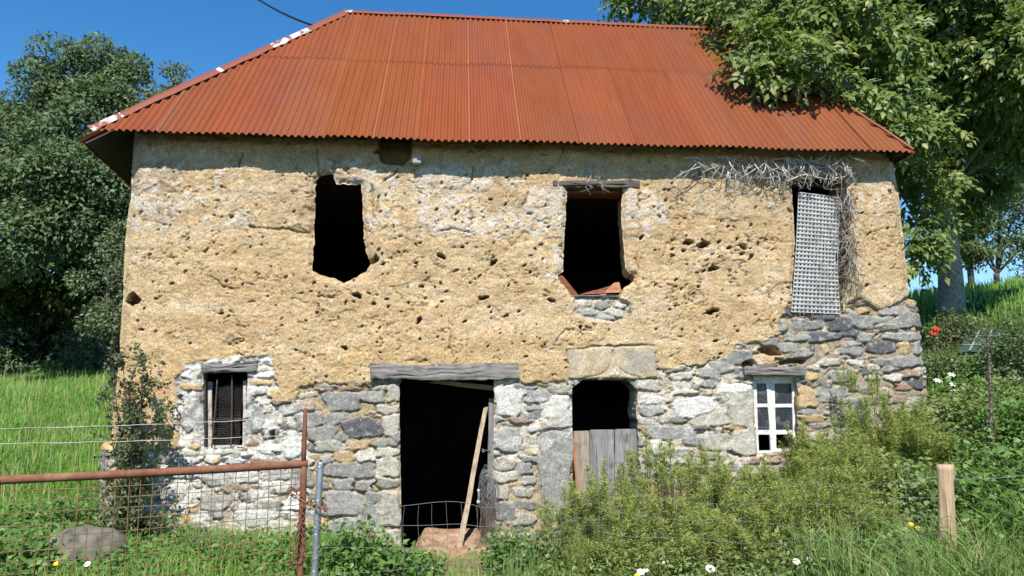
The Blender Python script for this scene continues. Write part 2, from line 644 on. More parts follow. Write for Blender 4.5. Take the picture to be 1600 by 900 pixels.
def ground():
    xs = np.concatenate([-np.geomspace(24, 900, 26)[::-1], np.arange(-23.8, 24, .2), np.geomspace(24, 900, 26)])
    ys = np.concatenate([-np.geomspace(6, 900, 18)[::-1], np.arange(-5.8, 34, .2), np.geomspace(34, 1500, 26)])
    X, Y = np.meshgrid(xs, ys)
    x, y = X.ravel(), Y.ravel()
    z = terrain_in(x, y)
    a, b = len(xs), len(ys)
    i = np.arange(b - 1)[:, None] * a
    j = np.arange(a - 1)[None, :]
    q = np.stack([i + j, i + j + 1, i + a + j + 1, i + a + j], -1).reshape(-1, 4)
    n = fbm(x * .6, y * .6, 0, 8, 4)
    green = np.array([.07, .13, .025])
    green2 = np.array([.055, .085, .025])
    soil = np.array([.26, .19, .12])
    col = green[None] + (green2 - green)[None] * sst(-.3, .4, n)[:, None]
    d = np.hypot((x + .85) / .75, (y - 8.6) / 1.6)
    m = (1 - sst(.7, 1.3, d + n * .4))
    low_bounce = (sst(4.6, 3.9, y + n * .3) * sst(-2.6, -2.0, y + n * .3))[:, None]  # unseen ground, coloured dark to cut light bounced onto the wall
    col = col * (1 - low_bounce) + np.array([.05, .048, .046]) * low_bounce
    far_ = sst(-2.0, -3.0, y)[:, None]  # unseen ground further back, darkened for the same weaker bounce
    col = col * (1 - far_) + np.array([.05, .06, .025]) * far_
    u = (x - H0[0]) * CT + (y - H0[1]) * ST
    v = -(x - H0[0]) * ST + (y - H0[1]) * CT
    inn = sst(-.05, .1, v) * (1 - sst(5.3, 5.4, v)) * sst(-4.95, -4.8, u) * (1 - sst(5.2, 5.35, u))
    m = np.maximum(m, inn)[:, None]
    col = col * (1 - m) + soil * m
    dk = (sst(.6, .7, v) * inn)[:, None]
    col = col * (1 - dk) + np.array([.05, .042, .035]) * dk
    g = Geo()
    g.add(np.stack([x, y, z], 1), q, col=col)
    o = g.build('ground', M['ground'], smooth=True)
    tag(o, kind='structure')


ground()

# ------------------------------------------------------------------ the barn
barn = thing('stone_barn', 'old two storey barn of yellow earth over rubble stone with rusty red roof', 'barn', tuple(H0), TH)

EAVE_V, RIDGE_V = -.335, 2.74
cL = HP(137, 203, EAVE_V)
cR = HP(1428, 237, EAVE_V)
rL = HP(540, 19, RIDGE_V)
rR = HP(1150, 47, RIDGE_V)

OUTLINE = [(205, 192), (202, 250), (200, 300), (193, 350), (189, 400), (187, 450), (185, 500), (183, 545), (178, 600), (172, 640),
           (167, 690), (152, 694), (149, 745), (146, 800), (142, 900), (140, 975), (1486, 975), (1472, 800), (1464, 690), (1457, 640), (1455, 600),
           (1455, 575), (1449, 560), (1447, 530), (1446, 490), (1438, 470), (1425, 464), (1424, 440), (1420, 400), (1412, 340), (1405, 290), (1399, 250), (1393, 222)]
OPEN = {
    'w1': [(316, 583), (386, 581), (381, 698), (318, 700)],
    'w2': [(493, 282), (499, 275), (520, 272), (524, 286), (540, 287), (565, 289), (567, 340), (568, 370), (572, 395), (578, 410), (572, 424), (556, 432), (538, 441),
           (522, 434), (500, 430), (487, 422), (489, 395), (491, 340)],
    'w3': [(886, 300), (886, 291), (972, 291), (975, 300), (972, 312), (971, 340), (974, 380), (977, 420), (984, 428), (993, 430), (990, 440), (976, 448),
           (970, 460), (893, 462), (886, 452), (872, 434), (871, 430), (880, 424), (881, 395), (884, 350)],
    'w4': [(1237, 281), (1262, 277), (1300, 276), (1322, 282), (1328, 330), (1329, 400), (1325, 455), (1319, 470), (1319, 488), (1238, 488), (1240, 440), (1243, 380), (1241, 320)],
    'door': [(624, 600), (632, 589), (772, 589), (772, 640), (771, 760), (771, 905), (628, 905), (626, 760), (624, 650)],
    'd2': [(894, 606), (912, 593), (980, 593), (998, 610), (995, 640), (998, 673), (1003, 860), (896, 860), (895, 673)],
    'w5': [(1178, 587), (1246, 587), (1250, 704), (1184, 710)],
}
STONE_TOP = [(100, 700), (215, 704), (262, 703), (280, 700), (277, 680), (268, 655), (276, 625), (270, 600), (290, 572), (330, 561), (380, 557), (424, 557), (428, 585), (434, 604),
             (424, 626), (448, 628), (468, 618), (470, 605), (505, 599), (580, 597), (582, 580), (812, 578), (815, 597), (888, 598), (886, 545), (935, 540), (1022, 540), (1030, 576),
             (1064, 572), (1100, 566), (1142, 555), (1150, 536), (1180, 533), (1214, 528), (1218, 500), (1228, 480), (1238, 486), (1322, 487), (1326, 470), (1345, 466), (1372, 482),
             (1400, 474), (1425, 463), (1500, 463), (1500, 1000), (100, 1000)]
STONE_PATCH = [(897, 463), (968, 463), (985, 476), (984, 498), (958, 503), (918, 500), (900, 492)]


def poly_sd(poly, x, y):
    """signed distance (negative inside), nearest point"""
    p = np.asarray(poly, float)
    q = np.roll(p, -1, 0)
    best = np.full(x.shape, 1e9)
    nx, ny = np.zeros_like(x), np.zeros_like(x)
    ins = np.zeros(x.shape, bool)
    for (ax, ay), (bx, by) in zip(p, q):
        dx, dy = bx - ax, by - ay
        t = np.clip(((x - ax) * dx + (y - ay) * dy) / (dx * dx + dy * dy + 1e-12), 0, 1)
        cx, cy = ax + t * dx, ay + t * dy
        d = np.hypot(x - cx, y - cy)
        m = d < best
        best = np.where(m, d, best)
        nx, ny = np.where(m, cx, nx), np.where(m, cy, ny)
        cond = (ay > y) != (by > y)
        with np.errstate(divide='ignore', invalid='ignore'):
            xi = (bx - ax) * (y - ay) / (by - ay + 1e-12) + ax
        ins ^= cond & (x < xi)
    return np.where(ins, -best, best), nx, ny


def line_d(pl, x, y):
    best = np.full(x.shape, 1e9)
    for (ax, ay), (bx, by) in zip(pl[:-1], pl[1:]):
        dx, dy = bx - ax, by - ay
        t = np.clip(((x - ax) * dx + (y - ay) * dy) / (dx * dx + dy * dy + 1e-12), 0, 1)
        best = np.minimum(best, np.hypot(x - ax - t * dx, y - ay - t * dy))
    return best


# stones picked out one by one: centre, width, height, tilt, colour key
G_, D_, P_, T_, K_, W_ = 'grey', 'dark', 'pale', 'tan', 'pink', 'white'
HAND = [
    # left of the door
    (534, 627, 60, 31, 0, G_), (580, 620, 42, 20, 3, G_), (566, 670, 66, 32, -3, D_), (522, 654, 44, 20, -6, G_), (502, 677, 50, 23, -4, G_), (536, 683, 24, 14, 0, G_),
    (516, 697, 50, 20, 0, P_), (559, 695, 40, 17, 4, T_), (538, 713, 34, 20, 0, T_), (572, 712, 34, 20, -4, P_), (485, 700, 12, 14, 40, D_), (510, 717, 20, 14, -20, G_),
    (548, 735, 84, 26, 1, G_), (606, 730, 36, 32, 0, P_), (607, 755, 40, 17, 0, P_), (535, 757, 34, 17, -4, G_), (568, 760, 24, 16, 0, G_), (538, 787, 66, 40, 3, G_),
    (583, 778, 28, 20, 0, G_), (576, 797, 20, 22, -30, G_), (605, 795, 40, 56, 0, P_), (483, 657, 50, 24, -8, G_), (482, 635, 22, 14, 0, K_), (482, 618, 32, 9, -6, P_), (505, 602, 20, 7, 0, G_),
    (546, 607, 42, 8, -6, K_), (508, 610, 28, 8, 0, K_), (596, 607, 22, 10, 0, P_), (614, 615, 20, 28, 0, P_), (606, 640, 40, 14, 0, P_), (612, 665, 26, 36, 0, P_), (602, 693, 40, 12, -5, G_),
    (606, 706, 34, 16, 0, P_), (456, 638, 44, 18, -10, G_), (455, 621, 20, 14, 0, T_), (470, 745, 34, 38, -10, G_), (458, 700, 26, 36, 0, W_), (520, 752, 8, 9, 0, G_), (575, 815, 40, 30, 0, G_),
    (540, 825, 60, 30, 0, G_), (604, 840, 42, 30, 0, P_),
    # right of the door
    (795, 625, 42, 50, 0, W_), (795, 688, 40, 40, 0, G_), (790, 725, 32, 22, 0, P_), (790, 745, 42, 17, 0, P_), (785, 769, 24, 26, 0, P_), (790, 800, 34, 30, 0, G_),
    (839, 619, 42, 21, 0, G_), (836, 637, 34, 9, 0, G_), (831, 649, 32, 13, 0, G_), (826, 700, 30, 12, 0, P_), (832, 705, 26, 13, 0, T_), (828, 718, 30, 11, 0, G_), (819, 733, 26, 17, 0, G_),
    (826, 750, 24, 13, 0, G_), (818, 770, 34, 16, 0, P_), (822, 790, 32, 15, 0, G_), (812, 690, 10, 20, 20, G_), (820, 812, 36, 20, 0, P_),
    (874, 608, 38, 14, 0, P_), (875, 628, 36, 20, 0, W_), (874, 645, 38, 16, 0, P_), (874, 658, 40, 24, 0, P_), (868, 735, 52, 130, 1, G_),
    # right of the half door
    (1016, 602, 36, 17, 0, P_), (1018, 625, 40, 14, 0, W_), (1018, 643, 40, 16, 0, G_), (1087, 637, 70, 34, -3, W_), (1112, 653, 60, 26, -4, P_), (1052, 657, 42, 12, 4, G_),
    (1048, 676, 86, 20, 2, G_), (1085, 690, 40, 15, 0, G_), (1118, 690, 50, 28, 4, P_), (1115, 712, 40, 14, 0, P_), (1066, 588, 40, 12, -4, P_), (1110, 582, 36, 20, 0, G_), (1148, 560, 60, 24, -8, G_),
    (1128, 573, 40, 18, 0, G_), (1160, 637, 42, 66, 0, P_), (1165, 690, 42, 46, 0, P_), (1150, 606, 50, 14, 0, W_), (1030, 700, 30, 24, 0, P_), (1150, 668, 40, 8, 0, T_),
    (1012, 660, 24, 12, 0, G_), (1070, 612, 44, 10, 0, P_), (1062, 708, 40, 16, 0, P_), (1195, 560, 36, 14, 0, T_), (1188, 548, 24, 8, 5, P_), (1216, 555, 20, 12, 30, T_), (1232, 543, 34, 16, -5, G_),
    (1204, 535, 30, 14, 10, G_),
    # right end
    (1233, 486, 19, 17, 10, D_), (1262, 508, 54, 18, 2, G_), (1289, 494, 40, 15, -8, D_), (1312, 506, 38, 22, 2, D_), (1290, 526, 52, 16, -3, D_), (1347, 502, 44, 24, 16, G_), (1383, 500, 32, 13, 5, G_),
    (1422, 500, 50, 25, 0, G_), (1395, 485, 52, 16, 0, G_), (1352, 527, 28, 14, 5, G_), (1405, 526, 44, 14, 3, G_), (1432, 526, 34, 12, 0, G_), (1377, 542, 46, 20, 2, D_), (1413, 543, 18, 20, 0, T_),
    (1438, 543, 22, 22, -20, G_), (1424, 564, 62, 19, -2, G_), (1382, 566, 40, 12, 3, G_), (1330, 548, 40, 14, 3, G_), (1297, 566, 34, 12, 0, P_), (1255, 552, 34, 14, 4, G_), (1313, 587, 34, 20, -4, G_),
    (1238, 590, 20, 14, 0, P_), (1261, 620, 28, 34, 0, T_), (1266, 643, 36, 12, 4, G_), (1272, 655, 44, 13, 3, T_), (1300, 613, 54, 16, 0, G_), (1312, 625, 70, 12, 4, G_), (1347, 634, 20, 18, 20, G_),
    (1368, 654, 32, 20, 0, G_), (1352, 648, 34, 14, 0, P_), (1425, 584, 34, 12, 0, K_), (1396, 590, 30, 12, 0, P_), (1365, 590, 26, 10, 0, P_), (1290, 545, 16, 12, 70, T_), (1270, 545, 10, 16, 0, D_),
    (1338, 566, 26, 12, 0, P_), (1355, 610, 26, 12, 0, G_), (1385, 612, 24, 14, 0, P_), (1415, 604, 30, 12, 0, K_), (1440, 580, 22, 12, 0, P_), (1435, 600, 30, 16, 10, D_), (1247, 528, 40, 12, 0, G_),
    (1270, 590, 20, 12, 0, T_), (1272, 575, 24, 10, 0, P_),
    # around the barred window and the lower left wall
    (300, 648, 34, 56, 4, G_), (397, 655, 28, 48, 0, G_), (300, 605, 40, 11, 0, T_), (305, 618, 26, 9, 0, G_), (408, 598, 34, 9, 0, T_), (402, 612, 32, 10, 0, G_), (285, 585, 30, 12, 0, W_),
    (338, 707, 60, 9, -2, P_), (290, 708, 40, 10, 0, P_), (400, 672, 20, 12, 0, G_), (250, 715, 36, 18, 0, G_), (222, 728, 44, 16, 0, G_), (158, 718, 16, 46, 0, G_), (340, 745, 60, 28, 0, G_), (268, 770, 44, 24, -4, G_),
    (380, 745, 44, 22, 0, W_), (335, 785, 50, 24, -4, G_), (420, 790, 40, 18, 0, G_), (290, 740, 40, 18, 0, W_), (330, 840, 52, 36, -4, D_), (395, 810, 56, 26, 0, W_), (240, 805, 50, 26, 0, W_), (430, 740, 40, 24, 0, W_),
    (440, 830, 46, 30, 0, P_), (160, 760, 20, 24, 0, G_), (160, 795, 24, 30, 0, G_), (290, 860, 40, 26, 0, G_),
    # below the middle window
    (920, 489, 34, 11, -3, G_), (942, 477, 24, 16, -20, G_), (962, 488, 30, 14, 10, P_), (913, 474, 26, 11, 0, P_), (968, 477, 22, 8, 5, P_), (945, 494, 36, 10, 4, G_), (1043, 536, 22, 12, -8, P_),
]
COLS = {G_: (.300, .286, .262), D_: (.125, .127, .133), P_: (.46, .42, .345), T_: (.46, .335, .18), K_: (.33, .23, .17), W_: (.66, .635, .59)}


def facade():
    du = .0132
    us = np.arange(-5.45, 6.05, du)
    zs = np.arange(-.5, 5.3, du)
    U, Z = np.meshgrid(us, zs)
    nu, nz = len(us), len(zs)
    u, z = U.ravel(), Z.ravel()
    px, py = to_px(u, z)
    # ragged edges: wobble the lookup a little
    wx = fbm(u * 9, z * 9, 0, 1, 3) * 3.2
    wy = fbm(u * 9, z * 9, 5, 2, 3) * 3.2
    def uvpoly(pl):
        return [tuple(HP(a, b)[[0, 2]]) for a, b in pl]
    # ---- zones
    s1, _, _ = poly_sd(STONE_TOP, px + wx * 1.6, py + wy * 1.6)
    s2, _, _ = poly_sd(STONE_PATCH, px + wx, py + wy)
    sd_st = np.minimum(s1, s2)
    stone = sst(2.0, -2.5, sd_st)
    # ---- earth relief
    h = fbm(u * 1.3, z * 1.3, 0, 10, 3) * .032
    h += fbm(u * 5, z * 6.5, 0, 11, 3) * .010
    rdg = 1 - np.abs(fbm(u * 11, z * 15, 0, 12, 3))
    h += (rdg - .75) * .006
    h += (np.abs(fbm(u * 23, z * 30, 0, 13, 3)) - .3) * .010
    h += fbm(u * 44, z * 50, 0, 14, 2) * .0055
    # short ragged crevices
    cv = np.abs(fbm(u * 4.5, z * 8.5, 0, 45, 3))
    cvm = sst(.02, .24, fbm(u * 2.3, z * 2.6, 3, 46, 3)) * sst(.0, .3, fbm(u * 9, z * 11, 3, 47, 2))
    crev = sst(.075, .015, cv) * cvm
    cv2 = np.abs(fbm(u * 10, z * 17, 0, 48, 2))
    crev = np.maximum(crev, .7 * sst(.07, .01, cv2) * sst(.08, .33, fbm(u * 5, z * 6, 8, 49, 2)))
    # lifts of the earth wall
    led = py - 357 + wy * 2.2 - (px - 700) * .012
    h += sst(3, -3, led) * .007 * sst(-.35, .1, fbm(u * 2.2, z * .3, 0, 15, 2))
    led2 = py - 474 + wy * 3
    h += sst(2, -3, led2) * .006 * sst(-.2, .2, fbm(u * 2.0 + 7, z * .3, 0, 16, 2))
    # chunks fallen out
    ch = fbm(u * 2.6, z * 3.0, 0, 18, 3)
    h -= sst(.30, .36, ch) * .014
    # pits
    rr = np.random.default_rng(5)
    pits = []
    def pit(n, x0, x1, y0, y1, s0=2.2, s1=6.0):
        for _ in range(n):
            pits.append((rr.uniform(x0, x1), rr.uniform(y0, y1), rr.uniform(s0, s1), rr.uniform(.4, .75), rr.normal(-.35, .5)))
    pit(34, 400, 620, 365, 480, 1.2, 3.4)
    pit(34, 580, 860, 375, 475, 1.3, 3.4)
    pit(38, 1000, 1235, 340, 490, 1.2, 3.3)
    pit(16, 1050, 1200, 375, 420, 2, 3.8)
    pit(26, 200, 400, 330, 520, 1.2, 3.4)
    pit(22, 430, 600, 470, 600, 1.2, 3)
    pit(20, 680, 860, 470, 560, 1.2, 2.8)
    pit(14, 890, 1220, 500, 560, 1.6, 3.8)
    pit(16, 580, 860, 270, 350, 1.3, 3)
    pit(10, 1000, 1230, 270, 340, 1.4, 3.2)
    pit(12, 1335, 1420, 300, 460, 1.2, 3)
    pit(210, 190, 1420, 265, 590, .9, 2.3)
    pits += [(210, 468, 13, .5, -.3), (560, 462, 7, .6, .4), (1115, 487, 11, .35, -.25), (690, 400, 6, .6, .6), (772, 408, 6, .6, -.5), (756, 464, 7, .5, -.3), (500, 385, 6, .6, .2), (583, 405, 9, .6, -.6),
             (1117, 420, 7, .55, -.2), (1100, 382, 8, .4, -.2), (1075, 380, 8, .4, .1), (1160, 385, 6, .6, .3), (862, 470, 5, .6, .2), (538, 545, 6, .5, .5), (655, 500, 6, .5, -.9), (515, 385, 5, .5, 0),
             (596, 236, 8, .7, 0)]
    pd = np.zeros_like(h)
    for (cx, cy, r, asp, an) in pits:
        m = np.nonzero((np.abs(px - cx) < r * 2.2) & (np.abs(py - cy) < r * 2.2))[0]
        x, y = px[m] - cx + wx[m] * (.5 + .14 * r), py[m] - cy + wy[m] * (.5 + .14 * r)
        ca, sa = math.cos(an), math.sin(an)
        a, b = x * ca + y * sa, (-x * sa + y * ca) / asp
        f = np.minimum(np.hypot(a, b), np.hypot(a + r * .7, (b - r * .45) * 1.3) * 1.5) / r
        pd[m] = np.maximum(pd[m], sst(1.08, .72, f) * (.05 + r * .013))
    # the joist hole under the eave
    jh, _, _ = poly_sd([(592, 205), (645, 205), (641, 248), (628, 257), (606, 258), (594, 250)], px + wx, py + wy)
    pd = np.maximum(pd, sst(3, -3, jh) * .16)
    h -= pd * (1 - stone)
    # cracks
    cracks = [[(620, 268), (604, 282), (596, 300), (590, 330), (600, 348)], [(738, 262), (737, 300), (735, 345)], [(880, 232), (868, 262), (845, 272)], [(492, 238), (498, 262), (500, 276)],
              [(868, 534), (884, 516), (900, 513)], [(770, 478), (782, 492), (800, 505)], [(1046, 440), (1060, 452), (1090, 455)], [(820, 276), (828, 300), (810, 340)], [(380, 240), (370, 262)],
              [(390, 352), (430, 358), (480, 360)], [(690, 360), (735, 361)], [(1120, 364), (1160, 360)], [(225, 347), (262, 350)],
              [(580, 290), (586, 340)], [(1000, 300), (996, 420)], [(700, 500), (705, 560)], [(330, 430), (350, 450), (420, 455)]]
    ck = np.zeros_like(h)
    for pl in cracks:
        d = line_d(pl, px + wx * 1.6, py + wy * 1.6)
        ck = np.maximum(ck, sst(2.0, .4, d) * sst(-.5, .15, fbm(u * 3 + pl[0][0], z * 3, 0, 40, 2)))
    h -= ck * .035 * (1 - stone)
    h -= crev * .036 * (1 - stone)
    h += fbm(u * .9, z * 5.5, 0, 55, 3) * .007 * (1 - stone)
    # ---- earth colour
    def c(*a):
        return np.array(a)[None, :]
    n1 = fbm(u * 1.1, z * 1.5, 0, 20, 4)
    n2 = fbm(u * 6, z * 8, 0, 21, 4)
    n3 = fbm(u * 24, z * 30, 0, 22, 3)
    col = c(.535, .375, .205) + 0 * u[:, None]
    def lay(col, m, cc):
        m = np.clip(m, 0, 1)[:, None]
        return col * (1 - m) + cc * m
    col = lay(col, sst(-.2, .5, n1) * .6, c(.56, .42, .25))
    col = lay(col, sst(470, 590, py) * sst(-.5, .3, n1 + n2 * .5) * .8, c(.57, .365, .155))
    col = lay(col, sst(.05, .5, n2) * .4, c(.58, .46, .30))
    col = lay(col, sst(.05, .5, -n2) * .4, c(.42, .28, .13))
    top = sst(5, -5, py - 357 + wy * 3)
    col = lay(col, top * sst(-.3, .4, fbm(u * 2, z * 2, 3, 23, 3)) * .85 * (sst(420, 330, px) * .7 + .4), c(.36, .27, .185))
    col = lay(col, sst(.15, .4, n3) * .4, c(.60, .50, .36))
    band = fbm(u * .7, z * 5.0, 0, 56, 4)
    col = lay(col, sst(.05, .45, band) * .45, c(.60, .47, .31))
    col = lay(col, sst(.05, .45, -band) * .40, c(.42, .28, .14))
    # lime wash left on the earth
    lime = np.zeros_like(h)
    for x0, y0, x1, y1, st in [(662, 268, 742, 360, 1.0), (575, 262, 610, 345, .9), (522, 262, 600, 290, .9), (835, 300, 886, 362, .9), (985, 310, 1032, 352, .8), (742, 335, 860, 362, .75),
                               (202, 268, 300, 350, .55), (300, 268, 390, 345, .35), (1320, 280, 1400, 330, .2), (868, 395, 884, 425, .9), (990, 345, 1030, 372, .4), (745, 262, 800, 285, .5)]:
        dx = np.maximum(np.maximum(x0 - px, px - x1), 0)
        dy = np.maximum(np.maximum(y0 - py, py - y1), 0)
        lime = np.maximum(lime, st * sst(16, 0, np.hypot(dx + wx * 2, dy + wy * 2)))
    lmask = sst(.25, .05, fbm(u * 10, z * 12, 0, 25, 4) * .9 + .50 - lime * .60 + fbm(u * 36, z * 40, 0, 26, 2) * .25)
    lmask *= (lime > .02)
    bn = sst(14, -6, np.hypot((px - 790) / 1.1, py - 312) - 26 + wx * 3)
    col = lay(col, bn * .5, c(.36, .25, .15))
    col = lay(col, lmask * .7, c(.60, .54, .46))
    # rough lime specks all over
    sp = sst(.42, .6, fbm(u * 16, z * 18, 0, 27, 3) + .12 * n1)
    col = lay(col, sp * .5 * sst(620, 520, py), c(.64, .58, .48))
    h = h + lmask * .004
    # dark soot / damp close to the eave is only shade: leave the colour alone
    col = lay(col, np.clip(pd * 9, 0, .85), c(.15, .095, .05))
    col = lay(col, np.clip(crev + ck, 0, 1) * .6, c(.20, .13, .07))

    # ---- stones
    hs = np.full(h.shape, -.024) + fbm(u * 14, z * 14, 0, 30, 3) * .010 + fbm(u * 40, z * 40, 0, 31, 2) * .004
    best = np.full(h.shape, 9.0)
    fmin = np.full(h.shape, 9.0)
    nlim = fbm(u * 1.6, z * 1.6, 0, 32, 3)
    # how white the mortar is
    wh = np.zeros_like(h)
    for x0, y0, x1, y1, st in [(272, 556, 432, 720, 1.0), (230, 700, 470, 860, .95), (770, 590, 865, 720, .65), (1000, 585, 1185, 730, .55), (890, 590, 900, 620, .8), (425, 640, 470, 860, .85), (850, 600, 896, 670, .8),
                               (897, 462, 985, 502, .5), (1040, 560, 1180, 600, .6)]:
        dx = np.maximum(np.maximum(x0 - px, px - x1), 0)
        dy = np.maximum(np.maximum(y0 - py, py - y1), 0)
        wh = np.maximum(wh, st * sst(24, 0, np.hypot(dx + wx * 3, dy + wy * 3)))
    mort = c(.47, .36, .215) + 0 * u[:, None]
    mort = lay(mort, sst(1190, 1250, px) * .75, c(.33, .285, .22))
    mort = lay(mort, wh * sst(-.6, .1, nlim + wh * .5), c(.68, .65, .59))
    cst = mort.copy()
    sid = np.full(h.shape, -1)
    stones = []
    for (cx, cy, w_, h_, a, k) in HAND:
        cc = np.array(COLS[k]) * rr.uniform(.85, 1.15) + rr.normal(0, .003, 3)
        stones.append((cx, cy, w_ * .5 * 1.0, h_ * .5 * .98, R(a), cc, rr.uniform(-.005, .010), 5.0))
    nh = len(stones)
    hx = np.array([s[0] for s in stones]); hy = np.array([s[1] for s in stones])
    ha = np.array([s[2] for s in stones]); hb = np.array([s[3] for s in stones])
    keys = [G_, G_, G_, P_, P_, T_, K_, D_]
    y = 470.0
    while y < 930:
        rh = rr.uniform(8, 16)
        x = 140.0 + rr.uniform(0, 30)
        while x < 1480:
            w_ = rr.uniform(14, 42)
            cx, cy = x + w_ / 2, y + rh / 2 + rr.normal(0, 2)
            x += w_ + 2
            ok = np.all(((np.abs(cx - hx) / (ha + w_ * .36)) ** 2 + (np.abs(cy - hy) / (hb + rh * .36)) ** 2) > 1.0)
            if not ok:
                continue
            k = keys[rr.integers(len(keys))]
            if cx < 470 and rr.random() < .4:
                k = W_
            cc = np.array(COLS[k]) * rr.uniform(.8, 1.15)
            stones.append((cx, cy, w_ * .5, rh * .5, rr.normal(0, .06), cc, rr.uniform(-.010, .016), 2.8))
        y += rh + 1.5
    for _ in range(1500):  # pinnings
        cx, cy = rr.uniform(140, 1470), rr.uniform(470, 900)
        w_, h_ = rr.uniform(8, 20), rr.uniform(5, 10)
        ok = np.all(((np.abs(cx - hx) / (ha + w_ * .3)) ** 2 + (np.abs(cy - hy) / (hb + h_ * .3)) ** 2) > 1.0)
        if ok:
            k = keys[rr.integers(len(keys))]
            stones.append((cx, cy, w_ * .5, h_ * .5, rr.normal(0, .2), np.array(COLS[k]) * rr.uniform(.8, 1.15), rr.uniform(-.014, .006), 2.4))
    # index by row band for speed
    order = np.arange(len(u))
    for si, (cx, cy, a, b, an, cc, off, pw) in enumerate(stones):
        ext = max(a, b) * 1.25
        # rough u,z window
        p0 = HP(cx - ext, cy + ext)
        p1 = HP(cx + ext, cy - ext)
        i0, i1 = np.searchsorted(us, [p0[0] - .03, p1[0] + .03])
        j0, j1 = np.searchsorted(zs, [min(p0[2], p1[2]) - .03, max(p0[2], p1[2]) + .03])
        if i1 <= i0 or j1 <= j0:
            continue
        m = (np.arange(j0, j1)[:, None] * nu + np.arange(i0, i1)[None, :]).ravel()
        m = m[(stone[m] > .01)]
        if not len(m):
            continue
        x, yy = px[m] - cx + wx[m] * .9, py[m] - cy + wy[m] * .9
        ca, sa = math.cos(an), math.sin(an)
        aa, bb = (x * ca + yy * sa) / a, (-x * sa + yy * ca) / b
        # angular outline
        th = np.arctan2(bb, aa)
        wob = 1 + .09 * np.sin(th * 3 + si * 1.7) + .06 * np.sin(th * 5 + si * 2.9)
        f = (np.abs(aa) ** pw + np.abs(bb) ** pw) ** (1 / pw) * wob
        e = (1 - f) * min(a, b)              # px from the edge
        pen = 0 if si < nh else .12
        fmin[m] = np.minimum(fmin[m], f)
        win = (f + pen < best[m]) & (f < 1.0)
        w2 = m[win]
        best[w2] = (f + pen)[win]
        tilt = aa[win] * rr.normal(0, .007) + bb[win] * rr.normal(0, .008)
        hs[w2] = -.024 + sst(0, 1.5, e[win]) * (.022 + off) + tilt + fbm(u[w2] * 10, z[w2] * 10, si * 3.7, 33, 3) * .009 + (np.abs(fbm(u[w2] * 24, z[w2] * 24, si, 34, 2)) - .25) * .010
        cst[w2] = cc[None, :] * (1 + .16 * fbm(u[w2] * 22, z[w2] * 22, si * 1.3, 35, 3))[:, None]
        sid[w2] = si
    gap = sst(1.22, 1.04, fmin) * (sid < 0) * sst(-.25, .15, fbm(u * 4, z * 5, 0, 44, 3) + .15 - .35 * wh)
    hs = hs - gap * .03
    # lichen and lime smears over the stones
    smear = wh * sst(.16, .36, fbm(u * 7, z * 8, 0, 36, 4) + .30 * (wh - .5)) * .9
    hs = np.where(smear > .3, np.maximum(hs, -.012), hs)
    cst = lay(cst, smear * np.where(sid >= 0, .75, .3), c(.70, .67, .615))
    lich = sst(.3, .55, fbm(u * 18, z * 18, 0, 37, 3)) * (sid >= 0)
    cst = lay(cst, lich * .45, c(.52, .5, .45))
    cst = lay(cst, (hs < -.024) * .5, c(.30, .235, .15))
    # deep gaps above the small white window, and missing plaster
    for pl in ([(1182, 548), (1196, 540), (1212, 546), (1222, 556), (1206, 558)], [(1220, 566), (1240, 560), (1262, 561), (1256, 568), (1222, 571)], [(1162, 566), (1178, 562), (1180, 572), (1164, 576)],
               [(655, 690), (662, 688), (660, 700)], [(420, 675), (428, 672), (426, 690), (421, 688)]):
        d, _, _ = poly_sd(pl, px + wx, py + wy)
        k = sst(1.5, -2, d)
        hs = hs - k * .16
        cst = lay(cst, k * .6, c(.22, .12, .07))
    # the big carved lintel stone
    lt, _, _ = poly_sd([(888, 546), (940, 542), (1022, 541), (1026, 590), (982, 592), (905, 592), (888, 590)], px + wx * .5, py + wy * .5)
    k = sst(2, -2, lt)
    flat = .016 + fbm(u * 9, z * 9, 0, 38, 3) * .006
    for pl in (curve([(912, 590), (935, 586), (950, 576), (956, 560), (957, 548)], 6), curve([(1000, 590), (980, 584), (966, 574), (958, 560), (957, 548)], 6)):
        d = line_d([tuple(q) for q in pl], px, py)
        flat = flat - sst(1.8, .3, d) * .017
    for (ax, ay, rx, ry) in ((960, 583, 1.8, 5), (955, 585, 2.2, 2.6), (965, 585, 2.2, 2.6)):
        flat = flat + sst(1.3, .5, np.hypot((px - ax) / rx, (py - ay) / ry)) * .02
    hs = hs * (1 - k) + flat * k
    cst = lay(cst, k, c(.49, .40, .27) + .14 * n2[:, None] + lich[:, None] * .1)
    cst = lay(cst, k * sst(.1, .35, fbm(u * 5, z * 5, 9, 39, 3)) * .7, c(.36, .33, .28))
    stone = np.maximum(stone, k)

    H = h * (1 - stone) + (hs + .0) * stone
    H -= .022 * sst(6, 0, np.abs(sd_st)) * (sd_st > -3) * 0
    H += .018 * (1 - stone)
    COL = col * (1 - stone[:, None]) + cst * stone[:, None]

    COL = COL * .86
    # ---- edges: round the corners of the wall and of the openings
    so_, ox, oy = poly_sd(uvpoly(OUTLINE), u, z)
    side = (np.abs(ox - u) + 0) > -1
    rnd = sst(-.22, 0, so_) ** 2 * .10 * (z > -.3)
    H -= rnd
    opens = {k: poly_sd(uvpoly(v), u, z) for k, v in OPEN.items()}
    dmin = np.full(h.shape, 9.0)
    for k, (d, _, _) in opens.items():
        dmin = np.minimum(dmin, d)
        rr_ = {'w2': .045, 'w3': .045, 'w4': .05}.get(k, .018)
        H -= sst(.10 if rr_ > .03 else .05, 0, np.abs(d)) ** 2 * rr_

    # ---- cut
    inside = (so_ < 0) & (dmin > 0)
    qi = (np.arange(nz - 1)[:, None] * nu + np.arange(nu - 1)[None, :]).ravel()
